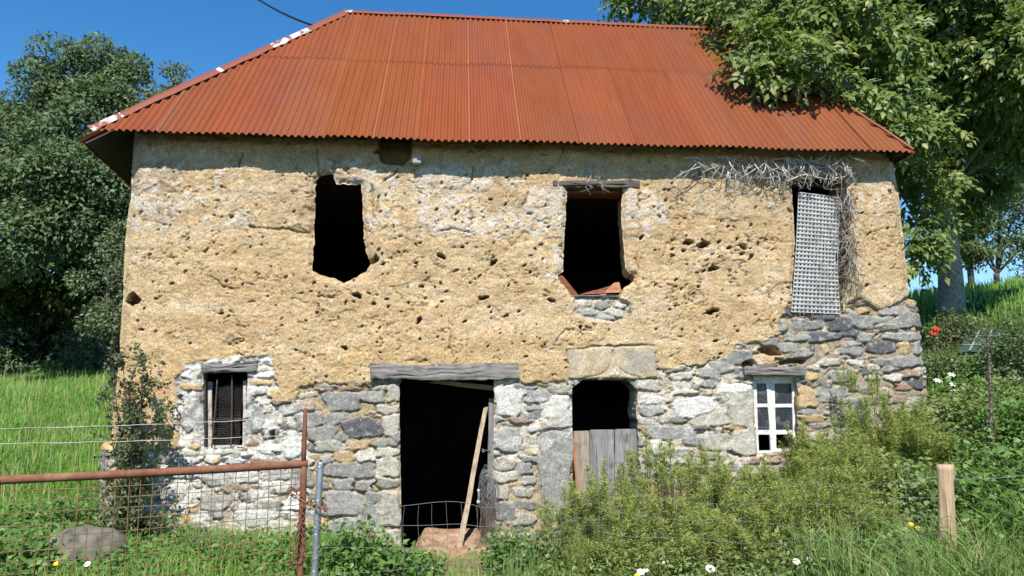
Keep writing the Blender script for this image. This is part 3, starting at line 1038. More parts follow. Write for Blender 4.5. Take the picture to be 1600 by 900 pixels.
    quad = np.stack([qi, qi + 1, qi + nu + 1, qi + nu], 1)
    cnt = inside[quad].sum(1)
    # hill up the left and right: nothing below ground needs to exist
    keep = cnt >= 2
    quad = quad[keep]
    # boundary edges (directed with the quads)
    e = np.concatenate([quad[:, [0, 1]], quad[:, [1, 2]], quad[:, [2, 3]], quad[:, [3, 0]]])
    key = np.minimum(e[:, 0], e[:, 1]) * (nu * nz) + np.maximum(e[:, 0], e[:, 1])
    uq, inv, ct = np.unique(key, return_inverse=True, return_counts=True)
    be = e[ct[inv] == 1]
    bv = np.unique(be)
    # snap
    nd, nnx, nny = np.abs(so_[bv]), ox[bv].copy(), oy[bv].copy()
    which = np.zeros(len(bv), int)
    for i, (k, (d, x, y)) in enumerate(opens.items()):
        m = np.abs(d[bv]) < nd
        nd = np.where(m, np.abs(d[bv]), nd)
        nnx, nny = np.where(m, x[bv], nnx), np.where(m, y[bv], nny)
        which = np.where(m, i + 1, which)
    close = nd < du * 1.6
    uu, zz = u.copy(), z.copy()
    jx, jz = fbm(u[bv] * 14, z[bv] * 14, 0, 50, 3), fbm(u[bv] * 14, z[bv] * 14, 4, 51, 3)
    rag = np.where(np.isin(which, [2, 3, 4]), .016, .006)
    uu[bv[close]] = nnx[close] + (jx * rag)[close]
    zz[bv[close]] = nny[close] + (jz * rag)[close]
    wh_of = dict(zip(bv.tolist(), which.tolist()))
    pos = np.stack([uu, -H, zz], 1)

    # ---- build two parts
    qs = stone[quad].mean(1) > .5
    for name, sel in (('earth_wall', ~qs), ('stone_wall', qs)):
        g = Geo()
        q = quad[sel]
        ids, inv2 = np.unique(q, return_inverse=True)
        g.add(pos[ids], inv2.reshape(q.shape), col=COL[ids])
        # reveals and flank walls
        bs = stone[be].mean(1) > .5
        eb = be[bs if name == 'stone_wall' else ~bs]
        wk = np.array([wh_of[a] for a in eb[:, 0]])
        for kind in (0, 1):
            ee = eb[(wk > 0) if kind else (wk == 0)]
            if kind == 0:   # outline: drop the bottom run
                ee = ee[zz[ee].min(1) > -.45]
            if not len(ee):
                continue
            ids, inv2 = np.unique(ee, return_inverse=True)
            ed = inv2.reshape(-1, 2)
            deps = [0, .03, .08, .16, .28, .5] if kind else [0, .05, .15, .4, .8, 1.4, 2.2, 3.2, 4.3, 5.45]
            rings, cols = [], []
            base = pos[ids]
            for dpt in deps:
                p = base.copy()
                if dpt:
                    p[:, 1] = np.maximum(base[:, 1] * (1 - min(dpt / .2, 1)) + dpt, base[:, 1] + dpt * .3)
                    am = .022 if kind else .05
                    ns = fbm(ids * .0 + base[:, 0] * 8, base[:, 2] * 8, dpt * 9, 52, 3)
                    ns2 = fbm(base[:, 0] * 8 + 5, base[:, 2] * 8, dpt * 9, 53, 3)
                    if kind:
                        fl_ = np.array([{2: .62, 3: .12, 1: .25, 5: .3}.get(wh_of[i_], 0.0) for i_ in ids]) * dpt
                        cu = np.array([{2: HP(530, 350)[0], 3: HP(930, 350)[0], 1: HP(350, 640)[0], 5: HP(700, 700)[0]}.get(wh_of[i_], 0.0) for i_ in ids])
                        p[:, 0] += np.sign(base[:, 0] - cu) * fl_ * (np.abs(base[:, 0] - cu) > .12)
                        p[:, 2] += fl_ * (base[:, 2] > np.array([{2: HP(530, 300)[2], 3: HP(930, 310)[2], 1: HP(350, 600)[2], 5: HP(700, 605)[2]}.get(wh_of[i_], 9.0) for i_ in ids])) * 1.3
                        p[:, 0] += ns * am * min(dpt / .1, 1)
                        p[:, 2] += ns2 * am * .6 * min(dpt / .1, 1)
                    else:
                        lf = base[:, 0] < 0
                        p[:, 0] += ns * am * min(dpt / .2, 1) + np.where(lf, -.13, .0) * dpt
                rings.append(p)
                cc = COL[ids] * (1 + .25 * fbm(base[:, 0] * 9, base[:, 2] * 9, dpt * 8, 54, 3))[:, None]
                cols.append(cc)
            n = len(ids)
            v = np.concatenate(rings)
            fq = []
            for r_ in range(len(deps) - 1):
                fq.append(np.stack([ed[:, 1] + r_ * n, ed[:, 0] + r_ * n, ed[:, 0] + (r_ + 1) * n, ed[:, 1] + (r_ + 1) * n], 1))
            g.add(v, np.concatenate(fq), col=np.concatenate(cols))
        g.build(name, M['masonry'], barn, smooth=False)


facade()

# rear wall, inner ceiling, inner partition: they close the dark interior
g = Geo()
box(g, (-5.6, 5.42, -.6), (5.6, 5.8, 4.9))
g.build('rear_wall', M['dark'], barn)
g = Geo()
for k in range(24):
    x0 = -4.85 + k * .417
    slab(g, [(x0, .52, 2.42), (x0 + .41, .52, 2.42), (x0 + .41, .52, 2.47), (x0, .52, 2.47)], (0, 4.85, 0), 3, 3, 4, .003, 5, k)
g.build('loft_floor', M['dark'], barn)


# ---- roof
roof = thing('roof', None, None)
roof.parent = barn
L_ = np.linalg.norm((rL + rR) / 2 - np.array([(rL[0] + rR[0]) / 2, EAVE_V, (cL[2] + cR[2]) / 2]))
PER, AMP = .088, .017


def front_point(u_, s, lift=0.0, wave=True):
    """u along the eave, s 0..1 up the slope"""
    ze = cL[2] + (cR[2] - cL[2]) * (u_ - cL[0]) / (cR[0] - cL[0])
    zr = rL[2] + (rR[2] - rL[2]) * (u_ - rL[0]) / (rR[0] - rL[0])
    v = EAVE_V + (RIDGE_V - EAVE_V) * s
    z = ze + (zr - ze) * s
    z = z - .05 * np.sin(s * PI) * (.7 + .5 * fbm(u_ * .5, s * 0, 0, 60, 2))
    nx, nz_ = -.74, .67
    w = AMP * np.cos(u_ * 2 * PI / PER) if wave else 0
    w = w + lift + .010 * fbm(u_ * 1.4, s * 3, 0, 61, 2)
    return np.stack([u_, v + nx * w, z + nz_ * w], -1)


def smax(u_):
    a = (u_ - cL[0]) / (rL[0] - cL[0])
    b = (cR[0] - u_) / (cR[0] - rR[0])
    return np.clip(np.minimum(np.minimum(a, b), 1), 0, 1)


seams = [HP(x, 210, EAVE_V)[0] for x in (137, 178, 250, 324, 425, 508, 588, 655, 738, 818, 910, 1000, 1101, 1172, 1242, 1304, 1366, 1428)]
S1 = .60
rs = np.random.default_rng(9)
for row in (0, 1):
    for k in range(len(seams) - 1):
        u0 = seams[k] if k == 0 else seams[k] - .045
        u1 = seams[k + 1] + (.0 if k < len(seams) - 2 else 0)
        ncol = max(4, int(round((u1 - u0) / PER * 8)))
        uu = np.linspace(u0, u1, ncol + 1)
        lo = 0.0 if row == 0 else S1 - .035
        hi = S1 if row == 0 else 1.0
        lo = lo + rs.uniform(-.006, .004)
        top = np.minimum(smax(uu), hi)
        ok = top > lo + .004
        if ok.sum() < 3:
            continue
        uu, top = uu[ok], top[ok]
        nr = 8
        tt = np.linspace(0, 1, nr + 1)
        S = lo + (top - lo)[None, :] * tt[:, None]
        UU = np.repeat(uu[None, :], nr + 1, 0)
        lift = (.0065 if row else 0) + .0035 * (1 - (UU - u0) / (u1 - u0)) + rs.uniform(0, .002)
        if row == 0 and k == 11:
            lift = lift + (.014 if k == 11 else 0) * ((UU - u0) / (u1 - u0)) ** 3 * np.clip(1.2 - S / S1 * 1.3, 0, 1)
        v = front_point(UU, S, lift).reshape(-1, 3)
        a = len(uu)
        i = np.arange(nr)[:, None] * a
        j = np.arange(a - 1)[None, :]
        q = np.stack([i + j, i + j + 1, i + a + j + 1, i + a + j], -1).reshape(-1, 4)
        g = Geo()
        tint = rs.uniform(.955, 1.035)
        sky_sheen = 1.0 + .10 * max(0, k - 10) / 4  # sky reflection painted into the right-hand sheets' colour
        tc = np.array([tint * (1.0 - .05 * max(0, k - 11) / 4), tint * rs.uniform(.95, 1.08) * sky_sheen, tint * rs.uniform(.92, 1.12) * sky_sheen ** 2])
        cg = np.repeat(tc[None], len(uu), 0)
        ed = uu - uu[0]
        if k:
            if k < 10:
                cg[ed < .014] = tc * [1.35, 1.9, 2.4]
            cg[(ed >= .014) & (ed < .03)] *= .62 if k < 10 else 1
            if k >= 10:
                cg[ed < (.026 if (k == 12 and not row) else .018)] *= {12: .16 if not row else .7, 14: .4, 16: .45}.get(k, .8)
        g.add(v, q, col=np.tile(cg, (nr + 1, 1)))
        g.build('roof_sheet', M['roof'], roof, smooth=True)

# the other three slopes
bL = np.array([cL[0] - .62, 5.9, cL[2] - .34])
bR = np.array([cR[0] + .1, 5.9, cR[2] - .1])
aL = HP(124, 219, EAVE_V + .10)


def side_slope(e0, e1, r0, r1, name, flip=False):
    n = max(20, int(np.linalg.norm(e1 - e0) / PER * 6))
    s = np.linspace(0, 1, n)
    t = np.linspace(0, 1, 7)
    E = e0[None] + (e1 - e0)[None] * s[:, None]
    Q = r0[None] + (r1 - r0)[None] * s[:, None]
    v = E[None] + (Q - E)[None] * t[:, None, None]
    nn = np.cross(e1 - e0, r0 - e0)
    nn /= np.linalg.norm(nn)
    if nn[2] < 0:
        nn = -nn
    v = v + nn * (AMP * np.cos(s * np.linalg.norm(e1 - e0) * 2 * PI / PER))[None, :, None] * (1 - t * .9)[:, None, None]
    i = np.arange(6)[:, None] * n
    j = np.arange(n - 1)[None, :]
    q = np.stack([i + j, i + j + 1, i + n + j + 1, i + n + j], -1).reshape(-1, 4)
    g = Geo()
    g.add(v.reshape(-1, 3), q, col=(.95, .95, .95))
    g.build(name, M['roof'], roof, smooth=True)


side_slope(aL, bL, rL + [0, .03, -.01], rL + [0, .04, -.01], 'hip_slope')
side_slope(cR + [.02, .02, -.01], bR, rR + [.02, .0, -.01], rR + [.02, .02, -.01], 'hip_slope')
side_slope(bL, bR, rL + [0, .04, -.01], rR + [0, .04, -.01], 'rear_slope')


def cap_strip(a, b, w, name, whites, n=40, dirs=((0, -.74, -.67), (-.6, .3, -.5))):
    g = Geo()
    s = np.linspace(0, 1, n)
    base = a[None] + (b - a)[None] * s[:, None]
    up = np.array([0, -.35, .6]) / np.linalg.norm([0, -.35, .6])
    base = base + up * .022
    base = base + up * (fbm(s * 9, 0 * s, 0, 70, 2) * .008)[:, None]
    wd = np.array([0, 0, 0.0])
    d1, d2 = [np.array(d) / np.linalg.norm(d) for d in dirs]
    wv = w * (1 + .18 * fbm(s * 22, s * 0, 0, 71, 2))
    rows = [base + d1 * wv[:, None] + up * .004, base + d1 * (wv * .45)[:, None] + up * .012, base + up * .02, base + d2 * (wv * .5)[:, None] + up * .008, base + d2 * wv[:, None]]
    v = np.concatenate(rows)
    i = np.arange(4)[:, None] * n
    j = np.arange(n - 1)[None, :]
    q = np.stack([i + j, i + j + 1, i + n + j + 1, i + n + j], -1).reshape(-1, 4)
    wt = np.zeros(n)
    for lo, hi in whites:
        wt[(s >= lo) & (s <= hi)] = .5
    g.add(v, q, col=np.repeat(np.tile(wt, 5)[:, None], 3, 1))
    g.build(name, M['flash'], roof, smooth=True)


hl = np.array([cL[0], EAVE_V, cL[2]])
dl = (rL - hl) / np.linalg.norm(rL - hl)
perp = np.cross(dl, [0, -.74, .67])
perp /= np.linalg.norm(perp)
if perp[0] < 0:
    perp = -perp
cap_strip(hl, rL, .11, 'hip_cap', [(0.0, .10), (.405, .43), (.62, .80)], 90, (tuple(perp + np.array([0, .05, -.05])), (-.75, .25, -.55)))
cap_strip(rL - [.04, 0, 0], rR, .10, 'ridge_cap', [(0.0, .03), (.55, .565)], 90, ((0, -.74, -.67), (0, .74, -.67)))
hr = np.array([cR[0], EAVE_V, cR[2]])
cap_strip(rR, hr, .03, 'hip_cap', [], 60, ((-.6, .1, .2), (.5, .6, -.45)))

# dark boards added under the sheets to deepen the shade there
def boarding(quad_, off):
    q = [np.asarray(p, float) for p in quad_]
    n = np.cross(q[1] - q[0], q[3] - q[0])
    n /= np.linalg.norm(n)
    if n[2] < 0:
        n = -n
    q = [p - n * off for p in q]
    g = Geo()
    slab(g, q, -n * .02, 30, 8, 1, .002, 6, 3)
    g.build('shade_boards', M['soffit'], roof)


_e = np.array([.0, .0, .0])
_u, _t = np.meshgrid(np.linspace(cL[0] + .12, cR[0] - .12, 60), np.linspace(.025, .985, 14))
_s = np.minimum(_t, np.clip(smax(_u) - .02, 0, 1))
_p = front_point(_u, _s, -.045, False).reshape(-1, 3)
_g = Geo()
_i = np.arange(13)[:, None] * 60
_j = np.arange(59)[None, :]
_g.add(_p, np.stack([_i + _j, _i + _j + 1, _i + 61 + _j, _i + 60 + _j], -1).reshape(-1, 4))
_g.build('shade_boards', M['soffit'], roof)
fl, fr = np.array([cL[0] + .05, EAVE_V + .015, cL[2]]), np.array([cR[0] - .05, EAVE_V + .015, cR[2]])
boarding([aL + [.03, .02, 0], bL + [.03, 0, 0], rL + [.06, .06, -.06], rL + [.06, .03, -.06]], .035)
boarding([cR + [-.05, .05, 0], bR + [-.05, 0, 0], rR + [-.06, .06, -.06], rR + [-.06, .03, -.06]], .05)

# wall plate and rafters under the eave
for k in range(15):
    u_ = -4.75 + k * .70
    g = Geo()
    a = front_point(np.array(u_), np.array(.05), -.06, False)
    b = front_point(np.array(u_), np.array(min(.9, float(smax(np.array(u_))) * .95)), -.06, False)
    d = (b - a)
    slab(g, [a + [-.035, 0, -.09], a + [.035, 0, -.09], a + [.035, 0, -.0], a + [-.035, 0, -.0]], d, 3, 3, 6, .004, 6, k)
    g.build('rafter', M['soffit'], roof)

# ---- lintels
def lintel(name, x0, x1, yt, yb, v0, dep, mat, seed, tilt=0.0, amp=.012):
    bl, br = HP(x0, yb, v0), HP(x1, yb + tilt, v0)
    tl, tr = HP(x0, yt, v0), HP(x1, yt + tilt, v0)
    g = Geo()
    slab(g, [bl, br, tr, tl], (0, dep, 0), 90, 22, 4, amp, 9, seed, bevel=.016, grain=0)
    return g.build(name, mat, barn, smooth=True)


lintel('door_lintel', 577, 813, 569, 593, -.045, .5, M['lintel'], 3, -1.5, .03)
lintel('window_lintel', 862, 1002, 281, 291.5, -.055, .4, M['lintel_dark'], 5, .5, .012)
lintel('window_lintel', 1162, 1261, 573, 586, -.05, .4, M['lintel'], 6, .5, .006)
lintel('window_lintel', 312, 402, 568, 582, -.03, .35, M['lintel'], 7, -2, .013)
lintel('window_lintel', 1238, 1326, 267, 278, .06, .3, M['lintel_dark'], 8, 2, .01)
# inner lintel of the middle window
lintel('inner_lintel', 880, 975, 291, 302, .10, .3, M['redwood'], 9, 0, .006)

# joist end sticking out under the eave
g = Geo()
a, b, c_, d_ = [HP(x, y, -.17) for x, y in ((644.5, 254), (657.5, 254), (657.5, 243), (644.5, 243))]
slab(g, [a, b, c_, d_], (0, .3, 0), 8, 8, 3, .001, 14, 4, bevel=.003)
g.build('joist_end', mat_plain('grey_end_grain', (.42, .41, .39), .9, c2=(.25, .24, .22), sc=40), barn)

# ---- door jamb post and half door
g = Geo()
slab(g, [HP(760, 842, .20), HP(773, 842, .20), HP(772, 622, .20), HP(764, 622, .20)], (0, .09, 0), 5, 30, 2, .006, 8, 12, grain=1)
g.build('door_post', M['board'], barn, smooth=True)
g = Geo()
slab(g, [HP(668, 598, .3), HP(772, 611, .3), HP(772, 603, .3), HP(690, 594, .3)], (0, .06, 0), 20, 5, 2, .004, 8, 13)
g.build('inner_lintel', M['board_brown'], barn)
# iron hook on the post
g = Geo()
q = curve([HP(766, 704, .19), HP(758, 703.5, .17), HP(754, 702, .16), HP(754, 706, .16), HP(757, 705, .16)], 5)
tube(g, q, .006, 6)
g.build('iron_hook', M['wire'], barn)

hd = bpy.data.objects.new('half_door', None)
C.objects.link(hd)
hd.parent = barn
for k, (x0, x1, x2, x3, yt, mt) in enumerate([(896, 921, 920, 904, 673, 'board_brown'), (922, 959.5, 960, 921, 671, 'board'), (960.5, 1000, 1003, 961, 670.5, 'board')]):
    g = Geo()
    v0 = .10 + .006 * k
    slab(g, [HP(x3 if k == 0 else x3, 850, v0), HP(x2 + 2, 850, v0), HP(x1, yt, v0), HP(x0, yt + .6, v0)], (0, .035, 0), 16, 44, 2, .005, 7, 21 + k, grain=1)
    o = g.build('plank', M[mt], hd, smooth=True)
    if k == 0:
        o['label'] = 'brown weathered plank'
g = Geo()
slab(g, [HP(902.5, 800, .085), HP(905.5, 800, .085), HP(897, 684, .085), HP(894, 684, .085)], (0, .012, 0), 4, 20, 1, .002, 9, 30)
g.build('rusty_strap', mat_rust('orange_rust', (.42, .16, .05), (.3, .12, .05), (.4, .2, .09)), hd)

# ---- barred window
wf = bpy.data.objects.new('barred_window', None)
C.objects.link(wf)
wf.parent = barn
g = Geo()
slab(g, [HP(325, 700, .16), HP(331, 700, .16), HP(331, 596, .16), HP(325, 596, .16)], (0, .05, 0), 4, 20, 2, .004, 8, 41)
slab(g, [HP(379, 699, .13), HP(383.5, 699, .13), HP(385, 594, .13), HP(380, 594, .13)], (0, .05, 0), 4, 20, 2, .004, 8, 42)
slab(g, [HP(331, 700, .16), HP(379, 700, .16), HP(379, 696, .16), HP(331, 696, .16)], (0, .05, 0), 10, 4, 2, .004, 8, 43)
g.build('frame', mat_plain('worn_window_frame', (.5, .47, .43), .9, c2=(.28, .22, .18), sc=14), wf)
g = Geo()
slab(g, [HP(316, 701, .06), HP(321, 701, .06), HP(321, 583, .06), HP(317, 583, .06)], (0, .1, 0), 4, 20, 2, .004, 8, 44)
g.build('side_board', M['lintel_dark'], wf)
for (a, b) in (((330.5, 702), (339.5, 592)), ((361, 701), (362.5, 586))):
    g = Geo()
    tube(g, curve([HP(*a, .07), (HP(*a, .07) + HP(*b, .07)) / 2 + [.004, 0, 0], HP(*b, .07)], 6), .0095, 7)
    g.build('iron_bar', mat_plain('dark_iron', (.10, .06, .045), .8, c2=(.055, .04, .035), sc=30), wf, smooth=True)
g = Geo()
tube(g, [HP(326, 656, .10), HP(384, 654, .10)], .007, 6)
g.build('cross_bar', mat_plain('dark_iron', (.10, .06, .045), .8, c2=(.055, .04, .035), sc=30), wf)
g = Geo()
hexr = .0185
p00, p11 = HP(331, 699, .15), HP(380, 598, .15)
wx_ = hexr * math.sqrt(3)
for r_ in range(int((p11[2] - p00[2]) / (hexr * 1.5))):
    for c_ in range(int((p11[0] - p00[0]) / wx_)):
        cx = p00[0] + (c_ + .5 * (r_ % 2) + .5) * wx_
        cz = p00[2] + (r_ + .7) * hexr * 1.5
        sag = .02 * math.sin(cx * 9) * math.cos(cz * 7)
        if cz > p11[2] - .05 and vn(np.array(cx * 9), np.array(cz * 5)) > .2:
            continue
        pts = [np.array([cx + hexr * math.sin(a), .15 + sag, cz + hexr * math.cos(a)]) for a in (0, PI / 3, 2 * PI / 3, PI)]
        for a, b in zip(pts[:-1], pts[1:]):
            tube(g, [a, b], .0012, 3, cap=False)
g.build('chicken_wire', M['wire'], wf)

# ---- white casement window
cw = bpy.data.objects.new('casement_window', None)
C.objects.link(cw)
cw.parent = barn
V5 = .13


def bar5(g, a, b, c_, d_, v=V5, dep=.04, seed=0):
    slab(g, [HP(*a, v), HP(*b, v), HP(*c_, v), HP(*d_, v)], (0, dep, 0), 6, 14, 2, .002, 9, seed, bevel=.005)


g = Geo()
bar5(g, (1176, 598), (1248, 598), (1248, 588), (1176, 588), V5 - .004, .05, 1)
bar5(g, (1180, 712), (1186, 712), (1180, 590), (1174, 590), V5 - .004, .05, 2)
bar5(g, (1245, 708), (1251, 708), (1248, 590), (1242, 590), V5 - .004, .05, 3)
g.build('frame', M['white_wood'], cw)
for sx, (xa, xb, xc, xd, yb) in enumerate([(1180, 1211, 1203.5, 1176, 709), (1207.5, 1246, 1243, 1204, 706)]):
    # xa..xb at the bottom, xd..xc at the top
    g = Geo()
    L = lambda y, x0, x1: x1 + (x0 - x1) * (y - 597) / (yb - 597)
    v = V5 + .012 * sx - .01
    wdt = 6
    bar5(g, (L(yb, xa, xd), yb), (L(yb, xa, xd) + wdt, yb), (xd + wdt, 597), (xd, 597), v, .035, 5 + sx)
    bar5(g, (L(yb, xb, xc) - wdt, yb), (L(yb, xb, xc), yb), (xc, 597), (xc - wdt, 597), v, .035, 6 + sx)
    rails = ((597, 599), (631, 636.5), (672, 679), (yb - 5, yb))
    for k, (y0, y1) in enumerate(rails):
        bar5(g, (L(y1, xa, xd) + 5, y1), (L(y1, xb, xc) - 5, y1), (L(y0, xb, xc) - 5, y0), (L(y0, xa, xd) + 5, y0), v + .003, .03, 9 + k)
    sash = g.build('sash', M['white_wood'], cw)
    for k in range(2):
        y0, y1 = rails[k][1], rails[k + 1][0]
        g = Geo()
        slab(g, [HP(L(y1, xa, xd) + 4, y1 + 1, v + .018), HP(L(y1, xb, xc) - 4, y1 + 1, v + .018), HP(L(y0, xb, xc) - 4, y0 - 1, v + .018), HP(L(y0, xa, xd) + 4, y0 - 1, v + .018)],
             (0, .004, 0), 2, 2, 1, 0, 1, 0, bevel=.0)
        p_ = g.build('pane', M['glass'], sash)

# ---- earth ramp in the doorway
g = Geo()
A, B = np.meshgrid(np.linspace(0, 1, 40), np.linspace(0, 1, 30))
a, b = A.ravel(), B.ravel()
p0, p1 = HP(640, 846, 0.0), HP(769, 846, 0.0)
uu = p0[0] + (p1[0] - p0[0]) * a + .09 * b
vv = -.62 + b * 1.2
zz = -.235 + .23 * np.clip((b - .03) / .85, 0, 1) + fbm(uu * 7, vv * 7, 0, 80, 4) * .022 - .5 * sst(.93, 1, b) - .12 * sst(.09, 0, a) - .05 * sst(.10, 0, b)
i = np.arange(29)[:, None] * 40
j = np.arange(39)[None, :]
g.add(np.stack([uu, vv, zz], 1), np.stack([i + j, i + j + 1, i + 41 + j, i + 40 + j], -1).reshape(-1, 4),
      col=np.array([.37, .235, .15])[None] + .12 * fbm(uu * 12, vv * 12, 0, 81, 3)[:, None] * np.array([1, .8, .6]))
ramp_o = g.build('earth_threshold', M['ground'], barn, smooth=True)


# ------------------------------------------------------------------ things on and around the barn
# prop leaning in the doorway
g = Geo()
b0, t0 = h2w(HP(716, 866, -.16)), h2w(HP(759, 636, .17))
dx = np.array([.036, 0, .008])
slab(g, [b0 - dx, b0 + dx, t0 + dx * .8, t0 - dx * .8], (0, .03, 0), 5, 40, 2, .006, 6, 90, grain=1)
tag(g.build('wooden_prop', M['stick'], smooth=True, origin=b0), 'pale wooden batten leaning across the open doorway', 'batten')

# lattice panel
tl, tr, brr, bl = HP(1247, 300, .035), HP(1313, 309, .03), HP(1315, 491, -.015), HP(1236, 488, -.02)
g = Geo()
NC, NR = 12, 29


def lp(s, t):
    e = .010 * math.sin(t * 5) * (s - .5)
    mid = 1 - .10 * math.sin(t * PI) * s
    s2 = s * mid + .03 * math.sin(t * PI)
    p = (bl * (1 - s2) + brr * s2) * (1 - t) + (tl * (1 - s2) + tr * s2) * t
    return p + np.array([0, .018 * math.sin(t * 4 + s * 2), 0]) + np.array([0, e, 0])


broken = {(11, 13), (11, 14), (0, 3)}
for c_ in range(NC + 1):
    w_ = .33 / NC
    s = c_ / NC
    row = [lp(s, t) for t in np.linspace(0, 1, 40)]
    for half in (0,):
        L1 = np.array([lp(max(0, s - w_ * .9), t) for t in np.linspace(0, 1, 40)])
        R1 = np.array([lp(min(1, s + w_ * .9), t) for t in np.linspace(0, 1, 40)])
        v = np.concatenate([L1, R1, L1 + [0, .006, 0], R1 + [0, .006, 0]])
        i = np.arange(39)
        q = np.concatenate([np.stack([i, i + 40, i + 41, i + 1], 1), np.stack([i + 80, i + 81, i + 121, i + 120], 1), np.stack([i, i + 1, i + 81, i + 80], 1), np.stack([i + 40, i + 120, i + 121, i + 41], 1)])
        g.add(v, q)
for r_ in range(NR + 1):
    t = r_ / NR
    w_ = .33 / NR
    x1 = 1.0
    if r_ in (13, 14):
        x1 = .92
    B1 = np.array([lp(s, max(0, t - w_ * .9)) for s in np.linspace(0, x1, 20)]) + [0, -.0008, 0]
    T1 = np.array([lp(s, min(1, t + w_ * .9)) for s in np.linspace(0, x1, 20)]) + [0, -.0008, 0]
    v = np.concatenate([B1, T1, B1 + [0, .006, 0], T1 + [0, .006, 0]])
    i = np.arange(19)
    q = np.concatenate([np.stack([i, i + 1, i + 21, i + 20], 1), np.stack([i + 40, i + 60, i + 61, i + 41], 1), np.stack([i, i + 40, i + 41, i + 1], 1), np.stack([i + 20, i + 21, i + 61, i + 60], 1)])
    g.add(v, q)
vv = np.concatenate(g.v)
g.v = [np.array([h2w(p) for p in vv])]
tag(g.build('trellis_panel', M['lattice'], origin=h2w(bl)), 'grey square holed trellis panel closing the upper right window', 'trellis')

# boards lying in the middle window
def board_w(name, quad_, dep, mat, label, seed):
    g = Geo()
    pts = [h2w(np.asarray(q)) for q in quad_]
    d = h2w(np.array([0, dep, 0])) - h2w(np.zeros(3))
    slab(g, pts, d, 12, 6, 2, .004, 8, seed, grain=0)
    return tag(g.build(name, mat, origin=pts[0]), label, 'board')


board_w('loose_board', [HP(893, 462, .04), HP(905, 462, .04), HP(877, 427, .03), HP(868, 429, .02)], .05, M['redwood'], 'dark red board leaning out at the lower left of the middle upper window', 1)
board_w('loose_board', [HP(944, 457, .05), HP(972, 457, .05), HP(968, 440, .07), HP(959, 441, .09)], .06, M['tile'], 'orange brown timber end lying at the lower right of the middle upper window', 2)
board_w('loose_board', [HP(905, 460, .15), HP(950, 459, .15), HP(962, 448, .2), HP(955, 446, .2)], .03, M['redwood'], 'thin slanting board deep inside the middle upper window', 3)
board_w('sill_board', [HP(889, 464.5, -.01), HP(970, 463, -.01), HP(970, 460.5, -.01), HP(889, 462, -.01)], .25, M['board'], 'flat grey board forming the sill of the middle upper window', 4)

# wire bundle hanging at the door post
t = thing('wire_bundle', 'tangle of grey fencing wire hung beside the doorway over dry stalks', 'wire', tuple(h2w(HP(762, 735, -.02))))
rw = np.random.default_rng(3)
g = Geo()
o0 = h2w(HP(762, 735, -.02))
for k in range(34):
    a, b = rw.uniform(.03, .11), rw.uniform(.12, .28)
    cx, cz = rw.normal(0, .02), -.24 + rw.normal(0, .05)
    ph = np.linspace(0, 2 * PI, 22)
    ro = rw.normal(0, .15)
    x = np.cos(ph) * a + .015 * np.sin(ph * 3 + k)
    z = np.sin(ph) * b
    pts = np.stack([cx + x * math.cos(ro) - z * math.sin(ro), rw.normal(-.03, .025) + .03 * np.sin(ph + k), cz + x * math.sin(ro) + z * math.cos(ro)], 1)
    tube(g, pts, .0024, 3, cap=False)
g.build('wire_loops', mat_plain('dull_wire', (.30, .29, .28), .6, .4), t)
g = Geo()
for k in range(60):
    x0 = rw.normal(0, .045)
    pts = [np.array([x0, rw.normal(-.03, .03), -.42 + rw.uniform(-.1, .1)]), np.array([x0 + rw.normal(0, .02), rw.normal(-.03, .03), -.7]), np.array([x0 + rw.normal(-.01, .04), rw.normal(-.06, .04), -1.0])]
    tube(g, curve(pts, 5), .003, 3, cap=False)
g.build('dry_stalks', M['vine_brown'], t)
# small white insulator pin
g = Geo()
pc = HP(748, 775, .12)
tube(g, np.array([h2w(pc + [0, 0, dz]) for dz in (-.09, -.085, -.06, -.05, .0, .05, .06, .085)]), [.02, .024, .024, .012, .011, .012, .02, .016], 10)
tag(g.build('insulator_pin', M['petal_white'], smooth=True, origin=h2w(pc)), 'small white fence insulator in the right side of the doorway', 'insulator')

# dead climber under the eave and down the lattice window
t = thing('dead_climber', 'dead leafless climber with pale stems over the upper right window', 'climbing plant', tuple(h2w(HP(1320, 480, 0))))
inv0 = h2w(HP(1320, 480, 0))
rv = np.random.default_rng(21)


def stem_h(g, pts, r0, r1, n=5):
    c_ = curve(pts, 5)
    w_ = np.array([h2w(p) for p in c_]) - inv0
    tube(g, w_, np.linspace(r0, r1, len(w_)), n, cap=False)


g1, g2, gm = Geo(), Geo(), Geo()
for k in range(105):
    u01 = rv.beta(1.6, 1.0)
    x = 1065 + u01 * 262
    y = 244 + rv.uniform(0, 26) - 4 * u01
    vof = -rv.uniform(.03, .2)
    ln = rv.uniform(18, 46) * (1.1 if u01 < .75 else .9)
    ang = rv.normal(PI / 2, .62)
    p0 = HP(x, y, vof)
    p1 = HP(x + math.cos(ang) * ln * .5 + rv.normal(0, 3), y + math.sin(ang) * ln * .4, vof - rv.uniform(.0, .09))
    p2 = HP(x + math.cos(ang) * ln + rv.normal(0, 6), y + math.sin(ang) * ln * .8 + rv.normal(0, 4), vof + rv.uniform(-.05, .06))
    stem_h(g1, [p0, p1, p2], rv.uniform(.005, .011), .002)
    for q in range(2):
        e = p1 * .5 + p2 * .5
        stem_h(g1, [p1, e + [rv.normal(0, .04), rv.normal(0, .02), rv.normal(-.02, .03)], e + [rv.normal(0, .09), rv.normal(0, .03), rv.normal(-.06, .06)]], .004, .0015, 4)
for (x0, y0, x1, y1) in ((1070, 250, 1150, 262), (1140, 256, 1235, 268), (1210, 250, 1320, 262), (1230, 275, 1322, 280)):
    ps = [HP(x0 + (x1 - x0) * t_, y0 + (y1 - y0) * t_ + rv.normal(0, 4), -rv.uniform(.04, .13)) for t_ in np.linspace(0, 1, 6)]
    stem_h(g1, ps, .011, .005)
